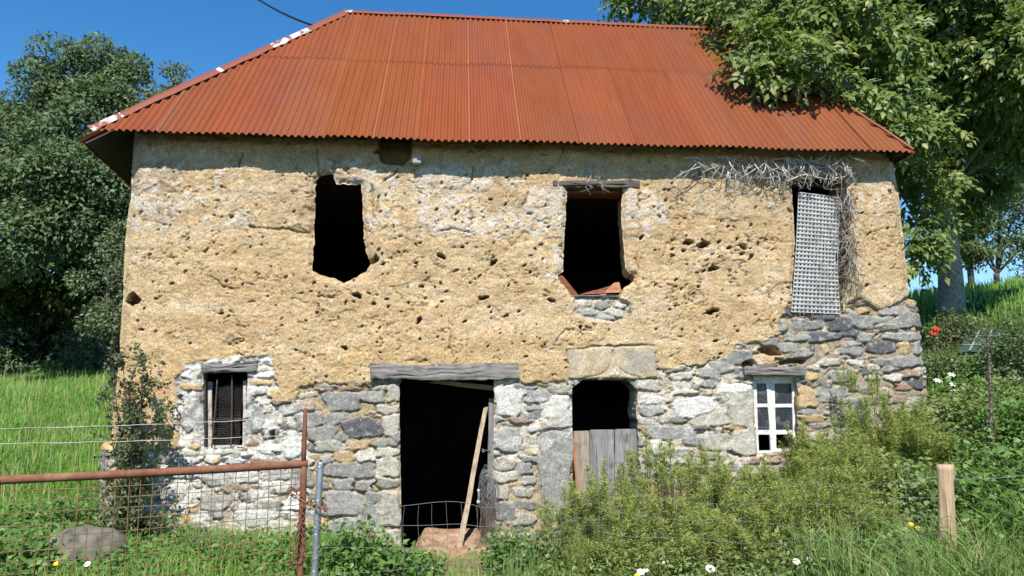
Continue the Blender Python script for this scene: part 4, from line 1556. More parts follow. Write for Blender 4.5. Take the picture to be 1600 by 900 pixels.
# hanging tails
for x, y, dx_, ln in ((1096, 265, -6, 60), (1112, 262, 4, 55), (1130, 262, 10, 50), (1150, 255, 10, 40), (1195, 262, -8, 50), (1203, 266, 0, 55), (1218, 285, -12, 45), (1230, 262, -8, 60), (1080, 262, -10, 40), (1165, 262, 6, 30),
                      (925, 246, -8, 34), (930, 252, -2, 36), (944, 242, 6, 18), (925, 268, -12, 26), (934, 285, 8, 6), (915, 240, 10, 40), (1055, 262, -4, 22)):
    p = [HP(x, y, -.05), HP(x + dx_ * .3 + rv.normal(0, 3), y + ln * .4, -.055), HP(x + dx_ + rv.normal(0, 2), y + ln, -.04)]
    gx = gm if 900 < x < 960 else g1
    stem_h(gx, p, .007, .0015)
    for q in range(3):
        b_ = p[1] + (p[2] - p[1]) * rv.random()
        stem_h(gx, [b_, b_ + [rv.normal(0, .04), -.01, -.05], b_ + [rv.normal(0, .07), 0, -.11]], .003, .001, 4)
# brown tangle down the right of the lattice
for k in range(210):
    y0 = rv.uniform(283, 455)
    x0 = 1322 + (y0 - 283) * .06 + rv.normal(0, 8)
    p = [HP(x0, y0, -rv.uniform(.0, .09))]
    a = rv.normal(PI / 2, .5)
    for s in range(4):
        a += rv.normal(0, .45)
        l = p[-1]
        p.append(l + np.array([math.cos(a) * .06, rv.normal(0, .02), -math.sin(a) * .07]))
        p[-1][1] = min(p[-1][1], .0)
    stem_h(g2 if k % 3 else g1, p, rv.uniform(.003, .006), .0015, 4)
for k in range(34):  # threads over the lattice itself
    y0 = rv.uniform(320, 470)
    x0 = rv.uniform(1265, 1312)
    p = [HP(x0, y0, -.03 - .03 * rv.random())]
    a = rv.normal(PI / 2, .35)
    for s in range(4):
        a += rv.normal(0, .3)
        p.append(p[-1] + np.array([math.cos(a) * .05, rv.normal(0, .008), -math.sin(a) * .07]))
    stem_h(g1, p, .003, .0012, 4)
tag(gm.build('dead_vine', M['vine'], origin=(0, 0, 0)), 'few pale dead stems hanging over the lintel of the middle upper window', 'dead plant').location = inv0
g1.build('pale_stems', M['vine'], t)
g2.build('brown_stems', M['vine_brown'], t)

# electric cable to the ridge
g = Geo()
a = P(498, 43, 12.9)
b = P(405, 0, 16.0)
d = b - a
pts = [a + d * s + np.array([0, 0, -.05 * math.sin(min(s, 1) * PI)]) for s in np.linspace(0, 4.5, 50)]
tube(g, pts, .022, 6)
tag(g.build('power_cable', M['cable'], smooth=True, origin=a), 'thick black overhead cable running to the top left of the roof', 'cable')

# ------------------------------------------------------------------ gate, posts, wires
gate = thing('mesh_gate', 'rusty tubular gate filled with square wire mesh in the left foreground', 'gate', tuple(P(470, 890, 5.5) * [1, 1, 0]))
go = np.array(gate.location)
gl, gr = P(-140, 758.5, 4.85), P(474, 725, 5.5)
gdir = gr - gl
glen = np.linalg.norm(gdir)
gdir = gdir / glen


def gp(s, dz, off=0.0):
    """s metres from the right end to the left, dz below the top rail"""
    return gr - gdir * s + np.array([0, off, -dz]) - go


g = Geo()
tube(g, [gp(s, .004 * math.sin(s * 2)) for s in np.linspace(-.03, glen, 30)], .028, 12)
g.build('top_rail', M['rust'], gate, smooth=True)
g = Geo()
tube(g, [gp(glen * s, 1.1) for s in (0, .5, 1)], .022, 10)
g.build('bottom_rail', M['rust'], gate, smooth=True)
g = Geo()
tube(g, [gp(-.005, dz) for dz in np.linspace(.0, 1.2, 12)], .024, 10)
g.build('end_upright', M['rust'], gate, smooth=True)
g = Geo()
tube(g, [gp(.0, dz) for dz in np.linspace(-.39, -.01, 6)], [.013, .015, .017, .018, .018, .018], 8)
g.build('extension_rod', M['rust'], gate, smooth=True)
g = Geo()
tube(g, [gp(glen * .985, dz) for dz in np.linspace(.0, 1.2, 6)], .024, 10)
g.build('hinge_upright', M['rust'], gate, smooth=True)
g = Geo()
sp_ = .0745
rg = np.random.default_rng(4)
for k in range(1, int(glen / sp_)):
    s = k * sp_
    j_ = rg.normal(0, .003)
    tube(g, [gp(s + j_ + .004 * math.sin(dz * 5 + k), dz, .0035 * math.sin(dz * 7 + k)) for dz in np.linspace(.02, 1.1, 8)], .0028, 5, cap=False)
for k in range(14):
    dz = .055 + k * sp_
    tube(g, [gp(s, dz + .006 * math.sin(s * 1.7 + k) + .02 * math.sin(s * PI / glen), .006 + .004 * math.sin(s * 4 + k)) for s in np.linspace(0, glen, 36)], .0028, 5, cap=False)
g.build('mesh_panel', M['rust_wire'], gate)

# galvanised post
gpost_t = P(501, 722, 5.38)
gpost_b = P(491, 905, 5.38)
gpost_d = gpost_b - gpost_t
pg = thing('metal_post', 'slim grey galvanised tube post beside the rusty gate end', 'post', tuple(gpost_t + gpost_d * 1.5))
g = Geo()
tube(g, [gpost_d * (s - 1.5) for s in (0, .004, .02, .5, 1, 1.5)], [.018, .022, .0235, .0235, .0235, .0235], 14)
g.build('tube', M['galv'], pg, smooth=True)
for s in (.04, .33, .62, .93):
    g = Geo()
    p = gpost_d * (s - 1.5) + [0, -.023, 0]
    tube(g, [p, p + [0, -.004, 0]], .005, 8)
    g.build('bolt', M['petal_white'], pg)
for s0 in (.50, .56, .72, .82):
    g = Geo()
    ph = np.linspace(0, 2 * PI, 14)
    tube(g, gpost_d * (s0 - 1.5) + np.stack([np.cos(ph) * .026, np.sin(ph) * .026, .02 * np.sin(ph * 1 + s0 * 9)], 1), .0022, 4, cap=False)
    g.build('wire_tie', M['wire'], pg)


# chain
def chain(path, link=.048, r=.0042, w_=.013):
    g = Geo()
    path = np.asarray(path)
    seg = np.linalg.norm(np.diff(path, axis=0), axis=1)
    cum = np.concatenate([[0], np.cumsum(seg)])
    n = int(cum[-1] / (link * .72))
    for k in range(n):
        s = (k + .5) * link * .72
        p = np.array([np.interp(s, cum, path[:, i]) for i in range(3)])
        q = np.array([np.interp(min(s + .01, cum[-1]), cum, path[:, i]) for i in range(3)])
        d = q - p
        d /= np.linalg.norm(d) + 1e-9
        x = np.cross(d, [0.2, 1, .1])
        x /= np.linalg.norm(x)
        y = np.cross(d, x)
        if k % 2:
            x, y = y, x
        x = x * .9 + y * .35
        x /= np.linalg.norm(x)
        ph = np.linspace(0, 2 * PI, 13)
        pts = p + np.cos(ph)[:, None] * d * link * .5 + np.sin(ph)[:, None] * x * w_
        tube(g, pts, r, 5, cap=False)
    return g


cp = [P(470, 772, 5.44), P(456, 764, 5.42), P(452, 768, 5.40), P(466, 780, 5.38), P(486, 788, 5.33), P(502, 793, 5.30), P(508, 797, 5.33), P(505, 788, 5.42), P(490, 782, 5.46), P(474, 790, 5.44), P(468, 815, 5.42), P(463, 850, 5.42), P(458, 875, 5.40),
      P(464, 882, 5.39), P(474, 874, 5.41), P(476, 840, 5.43), P(472, 800, 5.43)]
tag(chain(curve(cp, 6)).build('rusty_chain', M['rust'], origin=cp[0]), 'rusty chain looped from the gate end round the grey post', 'chain')
# the two smooth wires over the gate
for k, (ya, yb, lab) in enumerate([(669, 652, 'upper of two thin wires strung above the rusty gate'), (692, 679, 'lower of two thin wires strung above the rusty gate')]):
    g = Geo()
    a, b = P(-60, ya + 2, 4.95), P(473, yb, 5.5)
    tube(g, [a + (b - a) * s + np.array([0, 0, -.012 * math.sin(s * PI) + .002 * math.sin(s * 40)]) for s in np.linspace(0, 1, 40)], .0022, 5)
    for q in range(9):   # barbs
        p = a + (b - a) * (q + .5) / 9 + np.array([0, 0, -.012 * math.sin((q + .5) / 9 * PI)])
        tube(g, [p + [-.008, 0, -.008], p + [.008, 0, .008]], .0018, 4)
    tag(g.build('fence_wire', M['wire'], origin=b), lab, 'wire', 'wires strung above the gate')

# field fence between the grey post and the wooden post
fence = thing('wire_fence', 'sagging wire stock fence from the grey post to the wooden post', 'fence', tuple(P(640, 890, 5.6) * [1, 1, 0]))
fo = np.array(fence.location)
top = curve([P(500, 793, 5.38), P(570, 792, 5.5), P(640, 791, 5.6), P(715, 785, 5.7), P(775, 790, 5.75), P(840, 752, 5.8), P(903, 719, 5.85), P(960, 742, 5.95), P(1060, 752, 6.05), P(1200, 760, 6.15), P(1330, 756, 6.25), P(1478, 748, 6.3)], 8)
cum = np.concatenate([[0], np.cumsum(np.linalg.norm(np.diff(top, axis=0), axis=1))])


def ft(s, dz, j=0.0):
    return np.array([np.interp(s, cum, top[:, i]) for i in range(3)]) + np.array([j, 0, -dz]) - fo


g = Geo()
for k, dz in enumerate((0, .14, .28, .43)):
    tube(g, [ft(s, dz + .012 * math.sin(s * 6 + k * 2)) for s in np.linspace(0, cum[-1], 90)], .0015, 4, cap=False)
s = .05
while s < cum[-1]:
    j_ = rg.normal(0, .004)
    mid = cum[40] - .5 < s < cum[50]
    tube(g, [ft(s, dz, j_ + .008 * math.sin(dz * 14 + s * 5)) for dz in np.linspace(0, .6, 7)], .0012, 4, cap=False)
    s += .035 if 1.42 < s < 1.8 else .107
g.build('wire_netting', mat_plain('old_wire', (.24, .23, .22), .6, .4), fence)

# wooden post
wp_t, wp_b = P(1477, 726, 6.3), P(1474, 830, 6.3)
base = np.array([wp_b[0], 6.3, float(terrain(wp_b[0], 6.3)) - .1])
g = Geo()
nst = 26
ang = np.linspace(0, 2 * PI, 25)[:-1]
rows = []
for k in range(nst + 1):
    s = k / nst
    c_ = base + (wp_t - base) * s
    rad = .060 + .005 * math.sin(s * 6)
    rr_ = rad * (1 + .06 * np.cos(4 * ang + .6) + .10 * vn(np.cos(ang) * 2.2, np.sin(ang) * 2.2, s * .6, 5) + .05 * vn(np.cos(ang) * 9, np.sin(ang) * 9, s * .8, 6))
    z_ = c_[2] + (.012 * vn(np.cos(ang) * 1.5, np.sin(ang) * 1.5, 0, 7) if k == nst else 0)
    rows.append(np.stack([c_[0] + np.cos(ang) * rr_ + .012 * math.exp(-((s - .93) / .03) ** 2) * (np.cos(ang) > .7), c_[1] + np.sin(ang) * rr_, z_ + 0 * ang], 1))
v = np.concatenate(rows)
i = np.arange(nst)[:, None] * 24
j = np.arange(24)[None, :]
g.add(v, np.stack([i + j, i + (j + 1) % 24, i + 24 + (j + 1) % 24, i + 24 + j], -1).reshape(-1, 4), np.array([np.arange(24) + nst * 24]))
tag(g.build('wooden_post', M['post'], origin=base), 'fresh split wooden fence post standing in long grass at right', 'post')

# wires right of the wooden post
g = Geo()
a, b = P(1478, 749, 6.26), P(1640, 737, 6.3)
tube(g, [a + (b - a) * s + np.array([0, 0, -.02 * math.sin(s * PI)]) for s in np.linspace(0, 1, 16)], .0025, 5)
tag(g.build('fence_wire', M['wire'], origin=a), 'thin wire running right from the split wooden post', 'wire')

# rock
def rock(name, c_, r, label, seed, mat=M['rock']):
    g = Geo()
    nt_, np_ = 40, 24
    th = np.linspace(0, 2 * PI, nt_ + 1)[:-1]
    ph = np.linspace(.02, PI - .02, np_)
    T_, F_ = np.meshgrid(th, ph)
    x, y, z = np.sin(F_) * np.cos(T_), np.sin(F_) * np.sin(T_), np.cos(F_)
    d = 1 + .22 * fbm(x * 1.6, y * 1.6, z * 1.6, seed, 4) + .09 * fbm(x * 5, y * 5, z * 5, seed + 4, 4) - .05 * (np.abs(fbm(x * 3, y * 3, z * 6, seed + 8, 2)) < .06)
    v = np.stack([x * d * r[0], y * d * r[1], z * d * r[2]], -1).reshape(-1, 3)
    i = np.arange(np_ - 1)[:, None] * nt_
    j = np.arange(nt_)[None, :]
    g.add(v + c_, np.stack([i + j, i + nt_ + j, i + nt_ + (j + 1) % nt_, i + (j + 1) % nt_], -1).reshape(-1, 4))
    return tag(g.build(name, mat, smooth=True, origin=c_), label, 'rock')


rock('boulder', P(128, 872, 7.6), (.40, .3, .30), 'large rounded granite boulder at the left corner of the barn', 4)
rock('stone_block', P(330, 850, 9.2) + [0, 0, -.05], (.26, .18, .2), 'dark block of stone lying under the barred window', 9)


# ------------------------------------------------------------------ vegetation
def unit(v):
    return v / (np.linalg.norm(v, axis=-1, keepdims=True) + 1e-9)


def leaves(g, pos, axis, nrm, L, W, fold=.25, rng=RNG, tipw=.0, droop=0.0, colr=None):
    """each leaf: 6 vertices, 4 triangles folded on its midrib"""
    n = len(pos)
    axis = unit(axis)
    side = unit(np.cross(axis, nrm))
    up = np.cross(side, axis)
    L = np.broadcast_to(L, (n,))[:, None]
    W = np.broadcast_to(W, (n,))[:, None]
    b = pos
    m = pos + axis * L * .45 + up * 0
    t = pos + axis * L - up * L * droop
    l1 = m + side * W * .5 + up * W * fold
    r1 = m - side * W * .5 + up * W * fold
    v = np.stack([b, l1, m, r1, t], 1).reshape(-1, 3)
    k = np.arange(n)[:, None] * 5
    f = np.concatenate([k + [0, 2, 1], k + [0, 3, 2], k + [1, 2, 4], k + [2, 3, 4]])
    if colr is None:
        colr = np.stack([rng.random(n), rng.random(n), rng.random(n)], 1)
    g.add(v, f, col=np.repeat(colr, 5, 0))


def rand_dir(n, rng=RNG):
    return unit(rng.normal(size=(n, 3)))


def crown_tree(name, label, cat, base, lobes, nleaf, L, W, mat, trunk_r, trunk_h, bark, rng, compound=0, group=None, shell=.55, lean=None, fork=None, subs=11, flare_=.3):
    """lobes: (x, y, z, rx, ry, rz) in world space"""
    t = thing(name, label, cat, tuple(base), 0, group)
    base = np.asarray(base, float)
    fork = np.asarray(fork if fork is not None else base + [0, 0, trunk_h], float)
    g = Geo()
    n = 14
    ss = np.linspace(0, 1, n)
    pts = base[None] * (1 - ss)[:, None] + fork[None] * ss[:, None] + np.stack([.06 * np.sin(ss * 5), .05 * np.sin(ss * 4), -.3 * (ss == 0)], 1)
    flare = trunk_r * (1 + flare_ * np.exp(-ss * 9)) * (1 - .2 * ss)
    tube(g, pts - base, flare, 16)
    g.build('trunk', bark, t, smooth=True)
    g = Geo()
    for (x, y, z, rx, ry, rz) in lobes:
        e = np.array([x, y, z])
        m = fork * .5 + e * .5 + np.array([rng.normal(0, .15), rng.normal(0, .15), .25 * np.linalg.norm(e - fork) * .3])
        r0 = min(trunk_r * .45, .03 + .035 * max(rx, rz))
        c_ = curve([fork, m, e], 6) - base
        tube(g, c_, np.linspace(r0, r0 * .25, len(c_)), 7, cap=False)
        for q in range(5):
            d = rand_dir(1, rng)[0] * [rx, ry, rz] * .85
            st = m * .3 + e * .7
            c2 = curve([st, e + d * .5 + [0, 0, .05], e + d], 4) - base
            tube(g, c2, np.linspace(r0 * .35, .006, len(c2)), 5, cap=False)
    g.build('branches', bark, t, smooth=True)
    vol = np.array([(rx * ry + rx * rz + ry * rz) for (_, _, _, rx, ry, rz) in lobes])
    cnts = np.maximum(1, (nleaf * vol / vol.sum()).astype(int))
    g = Geo()
    for (x, y, z, rx, ry, rz), n in zip(lobes, cnts):
        # clumps inside each lobe give the broken outline
        ns = subs
        cd = unit(rand_dir(ns, rng) + np.array([0, -.25, .15]))
        cc = cd * (rng.uniform(.35, .85, ns))[:, None]
        cr = rng.uniform(.28, .52, ns)
        pick = rng.choice(ns, size=n, p=cr ** 2 / (cr ** 2).sum())
        d2 = unit(rand_dir(n, rng) + np.array([0, 0, .25]))
        rad = cr[pick] * (.45 + .62 * rng.random(n) ** .45)
        off = d2 * rad[:, None] * [1, 1, .8]
        p = (cc[pick] + off) * [rx, ry, rz]
        outw = unit(cc[pick] * .5 + d2)
        pos = p + [x, y, z] - base
        ax = unit(outw * .6 + rand_dir(n, rng) * .8 + np.array([0, 0, -.35]))
        nr = unit(np.array([0, -.5, .8]) + rand_dir(n, rng) * .7 + outw * .25)
        if not compound:
            leaves(g, pos, ax, nr, L * rng.uniform(.7, 1.25, n), W * rng.uniform(.7, 1.25, n), .2, rng, droop=.12)
        else:
            per = compound
            cshade = rng.random((n, 3))
            for q in range(per):
                s = (q // 2 + 1) / (per // 2 + 1)
                sd = unit(np.cross(ax, nr))
                dr = np.array([0, 0, -.10])
                pp = pos + ax * L * 2.1 * s + dr * (s ** 2) * .9
                if q == per - 1:
                    a2 = unit(ax + dr * 4)
                else:
                    a2 = unit(ax * .55 + sd * (1 if q % 2 else -1) + dr * 3 + rand_dir(n, rng) * .25)
                cs = np.clip(cshade + rng.normal(0, .12, (n, 3)), 0, 1)
                leaves(g, pp, a2, unit(nr + rand_dir(n, rng) * .4), L * rng.uniform(.75, 1.2, n), W * rng.uniform(.75, 1.2, n), .18, rng, droop=.18, colr=cs)
    g.build('crown', mat, t)
    return t


def lobe(px, py, Y, r, fy=1.0, fz=1.0):
    p = P(px, py, Y)
    return (p[0], p[1], p[2], r, r * fy, r * fz)


def gz(x, y):
    return float(terrain(x, y))


# walnut over the right end of the roof
rt = np.random.default_rng(31)
WAL = [lobe(985, -2, 14.0, .45), lobe(1035, 3, 13.8, .55, 1, .8), lobe(1100, 5, 13.2, .65, 1, .8), lobe(1165, 20, 12.0, .62), lobe(1180, 78, 10.9, .45), lobe(1162, 105, 10.75, .28, 1, .8), lobe(1235, 105, 10.7, .48, 1, .85), lobe(1205, 125, 10.6, .30, 1, .8),
       lobe(1245, 45, 11.3, .8), lobe(1315, 55, 11.9, 1.0), lobe(1290, 120, 10.9, .52, 1, .75), lobe(1370, 118, 11.8, .85), lobe(1390, 20, 13, 1.4), lobe(1490, 50, 13.4, 1.5), lobe(1575, 30, 12.8, 1.4),
       lobe(1455, 145, 14.6, 1.1), lobe(1545, 150, 14.8, 1.15), lobe(1395, 180, 11.6, .6), lobe(1470, 235, 15.0, 1.0), lobe(1545, 225, 15, .9), lobe(1620, 120, 12.5, 1.3), lobe(1440, 300, 13.0, .62), lobe(1445, 355, 12.9, .5),
       lobe(1437, 410, 12.8, .36), lobe(1492, 310, 15.6, .7), lobe(1535, 280, 15.2, .6), lobe(1595, 225, 13.0, .65), lobe(1300, -40, 12.6, 1.4), lobe(1450, -60, 13.5, 1.6), lobe(1590, -60, 13.5, 1.6), lobe(1190, -40, 13.0, 1.1),
       lobe(1340, 150, 11.0, .45), lobe(1425, 225, 12.4, .6), lobe(1420, 260, 13.6, .5), lobe(1255, 5, 12.0, .9), lobe(1130, -25, 13.5, .9)]
wx0, wy0 = P(1487, 500, 15.0)[:2]
crown_tree('walnut_tree', 'large walnut tree with broad drooping leaves over the right roof end', 'tree', (wx0, wy0, gz(wx0, wy0)), WAL, 10500, .15, .078, M['leaf_walnut'], .235, 2.6, M['bark_grey'], rt, compound=7,
           fork=P(1474, 300, 14.9), subs=7, flare_=.22)
# green walnuts hanging among the leaves
tw = bpy.data.objects['walnut_tree']
for k, (x, y, Y) in enumerate([(1181, 49, 10.5), (1163, 82, 10.35), (1141, 50, 10.9), (1268, 62, 10.4)]):
    g = Geo()
    p = P(x, y, Y) - np.array(tw.location)
    tube(g, [p + [0, 0, z] for z in (-.024, -.02, -.01, 0, .01, .02, .024)], [.004, .014, .022, .025, .022, .014, .004], 10)
    g.build('green_walnut', M['fruit'], tw, smooth=True)

# big dark trees at the left
rt = np.random.default_rng(32)
T1 = [lobe(150, 112, 24, 1.3), lobe(110, 140, 24, 1.5), lobe(200, 135, 24, 1.1), lobe(212, 200, 24, 1.3), lobe(75, 170, 23.4, 1.4), lobe(155, 195, 22.6, 1.8), lobe(90, 235, 21.8, 1.8), lobe(50, 220, 23.5, 1.4), lobe(180, 270, 21.6, 1.7), lobe(120, 310, 20.6, 1.8),
      lobe(50, 300, 20.8, 1.6), lobe(200, 350, 21.6, 1.5), lobe(150, 370, 20.6, 1.3), lobe(85, 375, 20.2, 1.3), lobe(190, 430, 24.5, 1.5), lobe(225, 270, 25, 1.4), lobe(150, 300, 25, 2.4), lobe(100, 430, 25, 2.2), lobe(230, 400, 25.5, 1.5), lobe(140, 440, 24.5, 1.8)]
bx, by = P(120, 580, 25)[:2]
crown_tree('broadleaf_tree', 'tall dense dark green tree left of the barn', 'tree', (bx, by, gz(bx, by)), T1, 72000, .165, .09, M['leaf_left'], .34, 4, M['bark'], rt)
T2 = [lobe(15, 230, 23, 1.2), lobe(0, 300, 22.5, 1.6), lobe(15, 380, 20.2, 1.4), lobe(-10, 440, 24, 1.6), lobe(40, 450, 24.5, 1.4), lobe(-50, 250, 23, 1.8), lobe(-60, 370, 22, 2.2), lobe(0, 190, 24, 1.0), lobe(20, 495, 24.5, 1.1), lobe(-60, 470, 24, 1.6)]
bx, by = P(-15, 590, 24)[:2]
crown_tree('broadleaf_tree', 'shorter spreading tree at the far left edge', 'tree', (bx, by, gz(bx, by)), T2, 34000, .165, .09, M['leaf_left'], .28, 3, M['bark'], rt)
T3 = [lobe(276, 128, 31, .75, 1, 1.3), lobe(262, 155, 31, .8), lobe(292, 150, 31, .9), lobe(272, 195, 31, 1.7), lobe(250, 260, 31, 2.2)]
bx, by = P(270, 560, 31)[:2]
crown_tree('broadleaf_tree', 'distant treetop just showing above the left hip of the roof', 'tree', (bx, by, gz(bx, by)), T3, 7000, .17, .09, M['leaf_far'], .25, 5, M['bark'], rt)
T4 = [lobe(60, 480, 26, 2.2), lobe(140, 500, 26, 2.0), lobe(200, 490, 26, 1.8), lobe(0, 510, 26, 2.0), lobe(100, 545, 27, 1.6), lobe(180, 550, 27, 1.4), lobe(30, 560, 27, 1.4), lobe(240, 520, 27, 1.8), lobe(-60, 520, 26, 2.2), lobe(10, 590, 27, 1.2), lobe(70, 585, 27, 1.2), lobe(130, 582, 27, 1.2), lobe(190, 580, 27, 1.2), lobe(250, 575, 28, 1.4), lobe(-50, 590, 27, 1.4), lobe(110, 562, 23.6, .9), lobe(20, 570, 23, .9), lobe(180, 560, 23.6, .9), lobe(-40, 575, 23, .9), lobe(-40, 560, 30, 2.4), lobe(40, 560, 30, 2.4), lobe(120, 560, 30, 2.4), lobe(200, 560, 30, 2.4), lobe(270, 555, 30, 2.2)]
bx, by = P(100, 585, 28)[:2]
crown_tree('holly_tree', 'low dark evergreen thicket in the shade under the left trees', 'tree', (bx, by, gz(bx, by)), T4, 46000, .21, .09, M['leaf_left'], .2, 1, M['bark'], rt)
T5 = [lobe(165, 455, 17, .8), lobe(185, 500, 16.5, .55), lobe(160, 505, 17, .6), lobe(185, 400, 18, .9)]
bx, by = P(178, 600, 17)[:2]
crown_tree('hazel_bush', 'loose sunlit bush behind the left corner of the barn', 'bush', (bx, by, gz(bx, by)), T5, 3600, .10, .06, M['leaf_shrub'], .07, 1.0, M['bark'], rt)

# far trees on the right skyline
rt = np.random.default_rng(33)
FT = [(1560, 36, 340, 'far tree with open crown on the right skyline beyond the walnut', [(1560, 300, 1.6), (1590, 330, 1.9), (1540, 350, 1.5), (1570, 380, 1.8), (1610, 380, 1.8), (1535, 400, 1.0), (1600, 290, 1.6)]),
      (1640, 40, 340, 'far tree cut by the right edge of the skyline', [(1640, 330, 2.2), (1620, 400, 1.8), (1600, 420, 1.2), (1660, 390, 2.4)]),
      (1520, 34, 340, 'slender far tree right of the walnut trunk', [(1520, 345, 1.0), (1512, 380, .9), (1525, 405, .7)])]
for (bxp, Y, _, lab, lb) in FT:
    x, y = P(bxp, 450, Y)[:2]
    crown_tree('skyline_tree', lab, 'tree', (x, y, gz(x, y)), [lobe(a, b, Y, r) for a, b, r in lb], 4200, .2, .12, M['leaf_far'], .16, 3, M['bark'], rt, group='trees on the right skyline')
# hedge along the crest
g = Geo()
n = 5000
Xh = rt.uniform(18, 40, n)
Yh = 33 + rt.normal(0, 1.0, n) + (Xh - 20) * .2
Zh = terrain(Xh, Yh) + np.abs(rt.normal(0, .55, n))
leaves(g, np.stack([Xh, Yh, Zh], 1), rand_dir(n, rt), unit(rand_dir(n, rt) + [0, -.2, .8]), .28, .2, .2, rt)
tag(g.build('crest_hedge', M['leaf_left'], origin=(22, 33, gz(22, 33))), 'low dark hedge along the crest of the right slope', 'hedge')


# shrub growing up the left corner of the barn
def shrub(name, label, cat, base, stems, nleaf, L, W, mat, rng, spread=.12, group=None, stem_mat=None, rad=.012):
    """stems: list of world polylines"""
    t = thing(name, label, cat, tuple(base), 0, group)
    base = np.asarray(base, float)
    g = Geo()
    gl_ = Geo()
    for st in stems:
        c_ = curve(st, 6)
        tube(g, c_ - base, np.linspace(rad, rad * .25, len(c_)), 6, cap=False)
        n = int(nleaf / len(stems))
        k = rng.random(n) ** .8 * (len(c_) - 1.01)
        i = k.astype(int)
        p = c_[i] + (c_[i + 1] - c_[i]) * (k - i)[:, None]
        nb = max(4, n // 24)
        tw = rng.normal(size=(nb, 3)) * spread
        which = rng.integers(nb, size=n)
        # twigs
        for b_ in range(nb):
            m = np.nonzero(which == b_)[0]
            if not len(m):
                continue
            root = p[m[0]]
            tip = root + tw[b_] * 1.5 + [0, 0, .05]
            tube(g, [root - base, (root + tip) / 2 - base + rng.normal(size=3) * .01, tip - base], [rad * .35, rad * .22, .0015], 4, cap=False)
            s = rng.random(len(m))[:, None]
            p[m] = root + (tip - root) * s + rng.normal(size=(len(m), 3)) * spread * .18
        leaves(gl_, p - base, unit(rand_dir(n, rng) + [0, -.2, .15]), unit(rand_dir(n, rng) + [0, -.4, .7]), L * rng.uniform(.7, 1.3, n), W * rng.uniform(.7, 1.3, n), .2, rng)
    g.build('stems', stem_mat or M['bark'], t)
    gl_.build('foliage', mat, t)
    return t


rsb = np.random.default_rng(41)
b0 = P(205, 885, 9.0)
b0[2] = gz(b0[0], b0[1])
st = []
for (x1, y1, x2, y2) in ((190, 700, 172, 545), (205, 690, 190, 555), (215, 700, 225, 560), (200, 720, 205, 570), (225, 700, 262, 640), (185, 740, 160, 620), (215, 760, 250, 720), (190, 800, 170, 740), (230, 820, 262, 830), (180, 820, 160, 850),
                         (210, 640, 180, 590), (215, 650, 240, 600)):
    st.append([b0 + [rsb.normal(0, .06), rsb.normal(0, .05), 0], P((x1 + 205) / 2, (y1 + 880) / 2, 8.95 + rsb.normal(0, .08)), P(x1, y1, 8.95 + rsb.normal(0, .12)), P(x2, y2, 9.0 + rsb.normal(0, .12))])
shrub('wall_shrub', 'spindly small leaved shrub climbing the left corner of the barn', 'shrub', b0, st, 6600, .05, .034, M['leaf_shrub'], rsb, .12)


def bramble(name, label, cat, cx, cy, rx, ry, hgt, n, L, W, mat, rng, group=None):
    """low leafy mound"""
    z0 = gz(cx, cy)
    t = thing(name, label, cat, (cx, cy, z0), 0, group)
    g, gs = Geo(), Geo()
    ncl = max(8, n // 45)
    a = rng.random(ncl) * 2 * PI
    r_ = np.sqrt(rng.random(ncl))
    X, Y = np.cos(a) * r_ * rx, np.sin(a) * r_ * ry
    top = hgt * (1 - .75 * r_ ** 2) * rng.uniform(.65, 1.15, ncl)
    for k in range(ncl):
        pts = [np.array([X[k] * .4, Y[k] * .4, -.05]), np.array([X[k] * .75, Y[k] * .75, top[k] * .7]), np.array([X[k], Y[k], top[k]])]
        tube(gs, curve(pts, 4), .004, 4, cap=False)
    w_ = rng.integers(ncl, size=n)
    s = rng.random(n) ** .5
    off = rng.normal(size=(n, 3)) * [.12, .12, .07]
    p = np.stack([X[w_] * (.6 + .4 * s), Y[w_] * (.6 + .4 * s), top[w_] * s], 1) + off
    wz = np.array([terrain(p[:, 0] + cx, p[:, 1] + cy) - z0]).ravel()
    p[:, 2] = np.maximum(p[:, 2], .01) + wz
    leaves(g, p, unit(rand_dir(n, rng) * [1, 1, .4] + [0, -.2, -.1]), unit(rand_dir(n, rng) * .7 + [0, -.35, .9]), L * rng.uniform(.65, 1.3, n), W * rng.uniform(.65, 1.3, n), .18, rng, droop=.15)
    gs.build('stems', M['stem'], t)
    g.build('foliage', mat, t)
    return t


rb = np.random.default_rng(51)


def at_ground(px, Y):
    x = P(px, 700, Y)[0]
    return x, Y


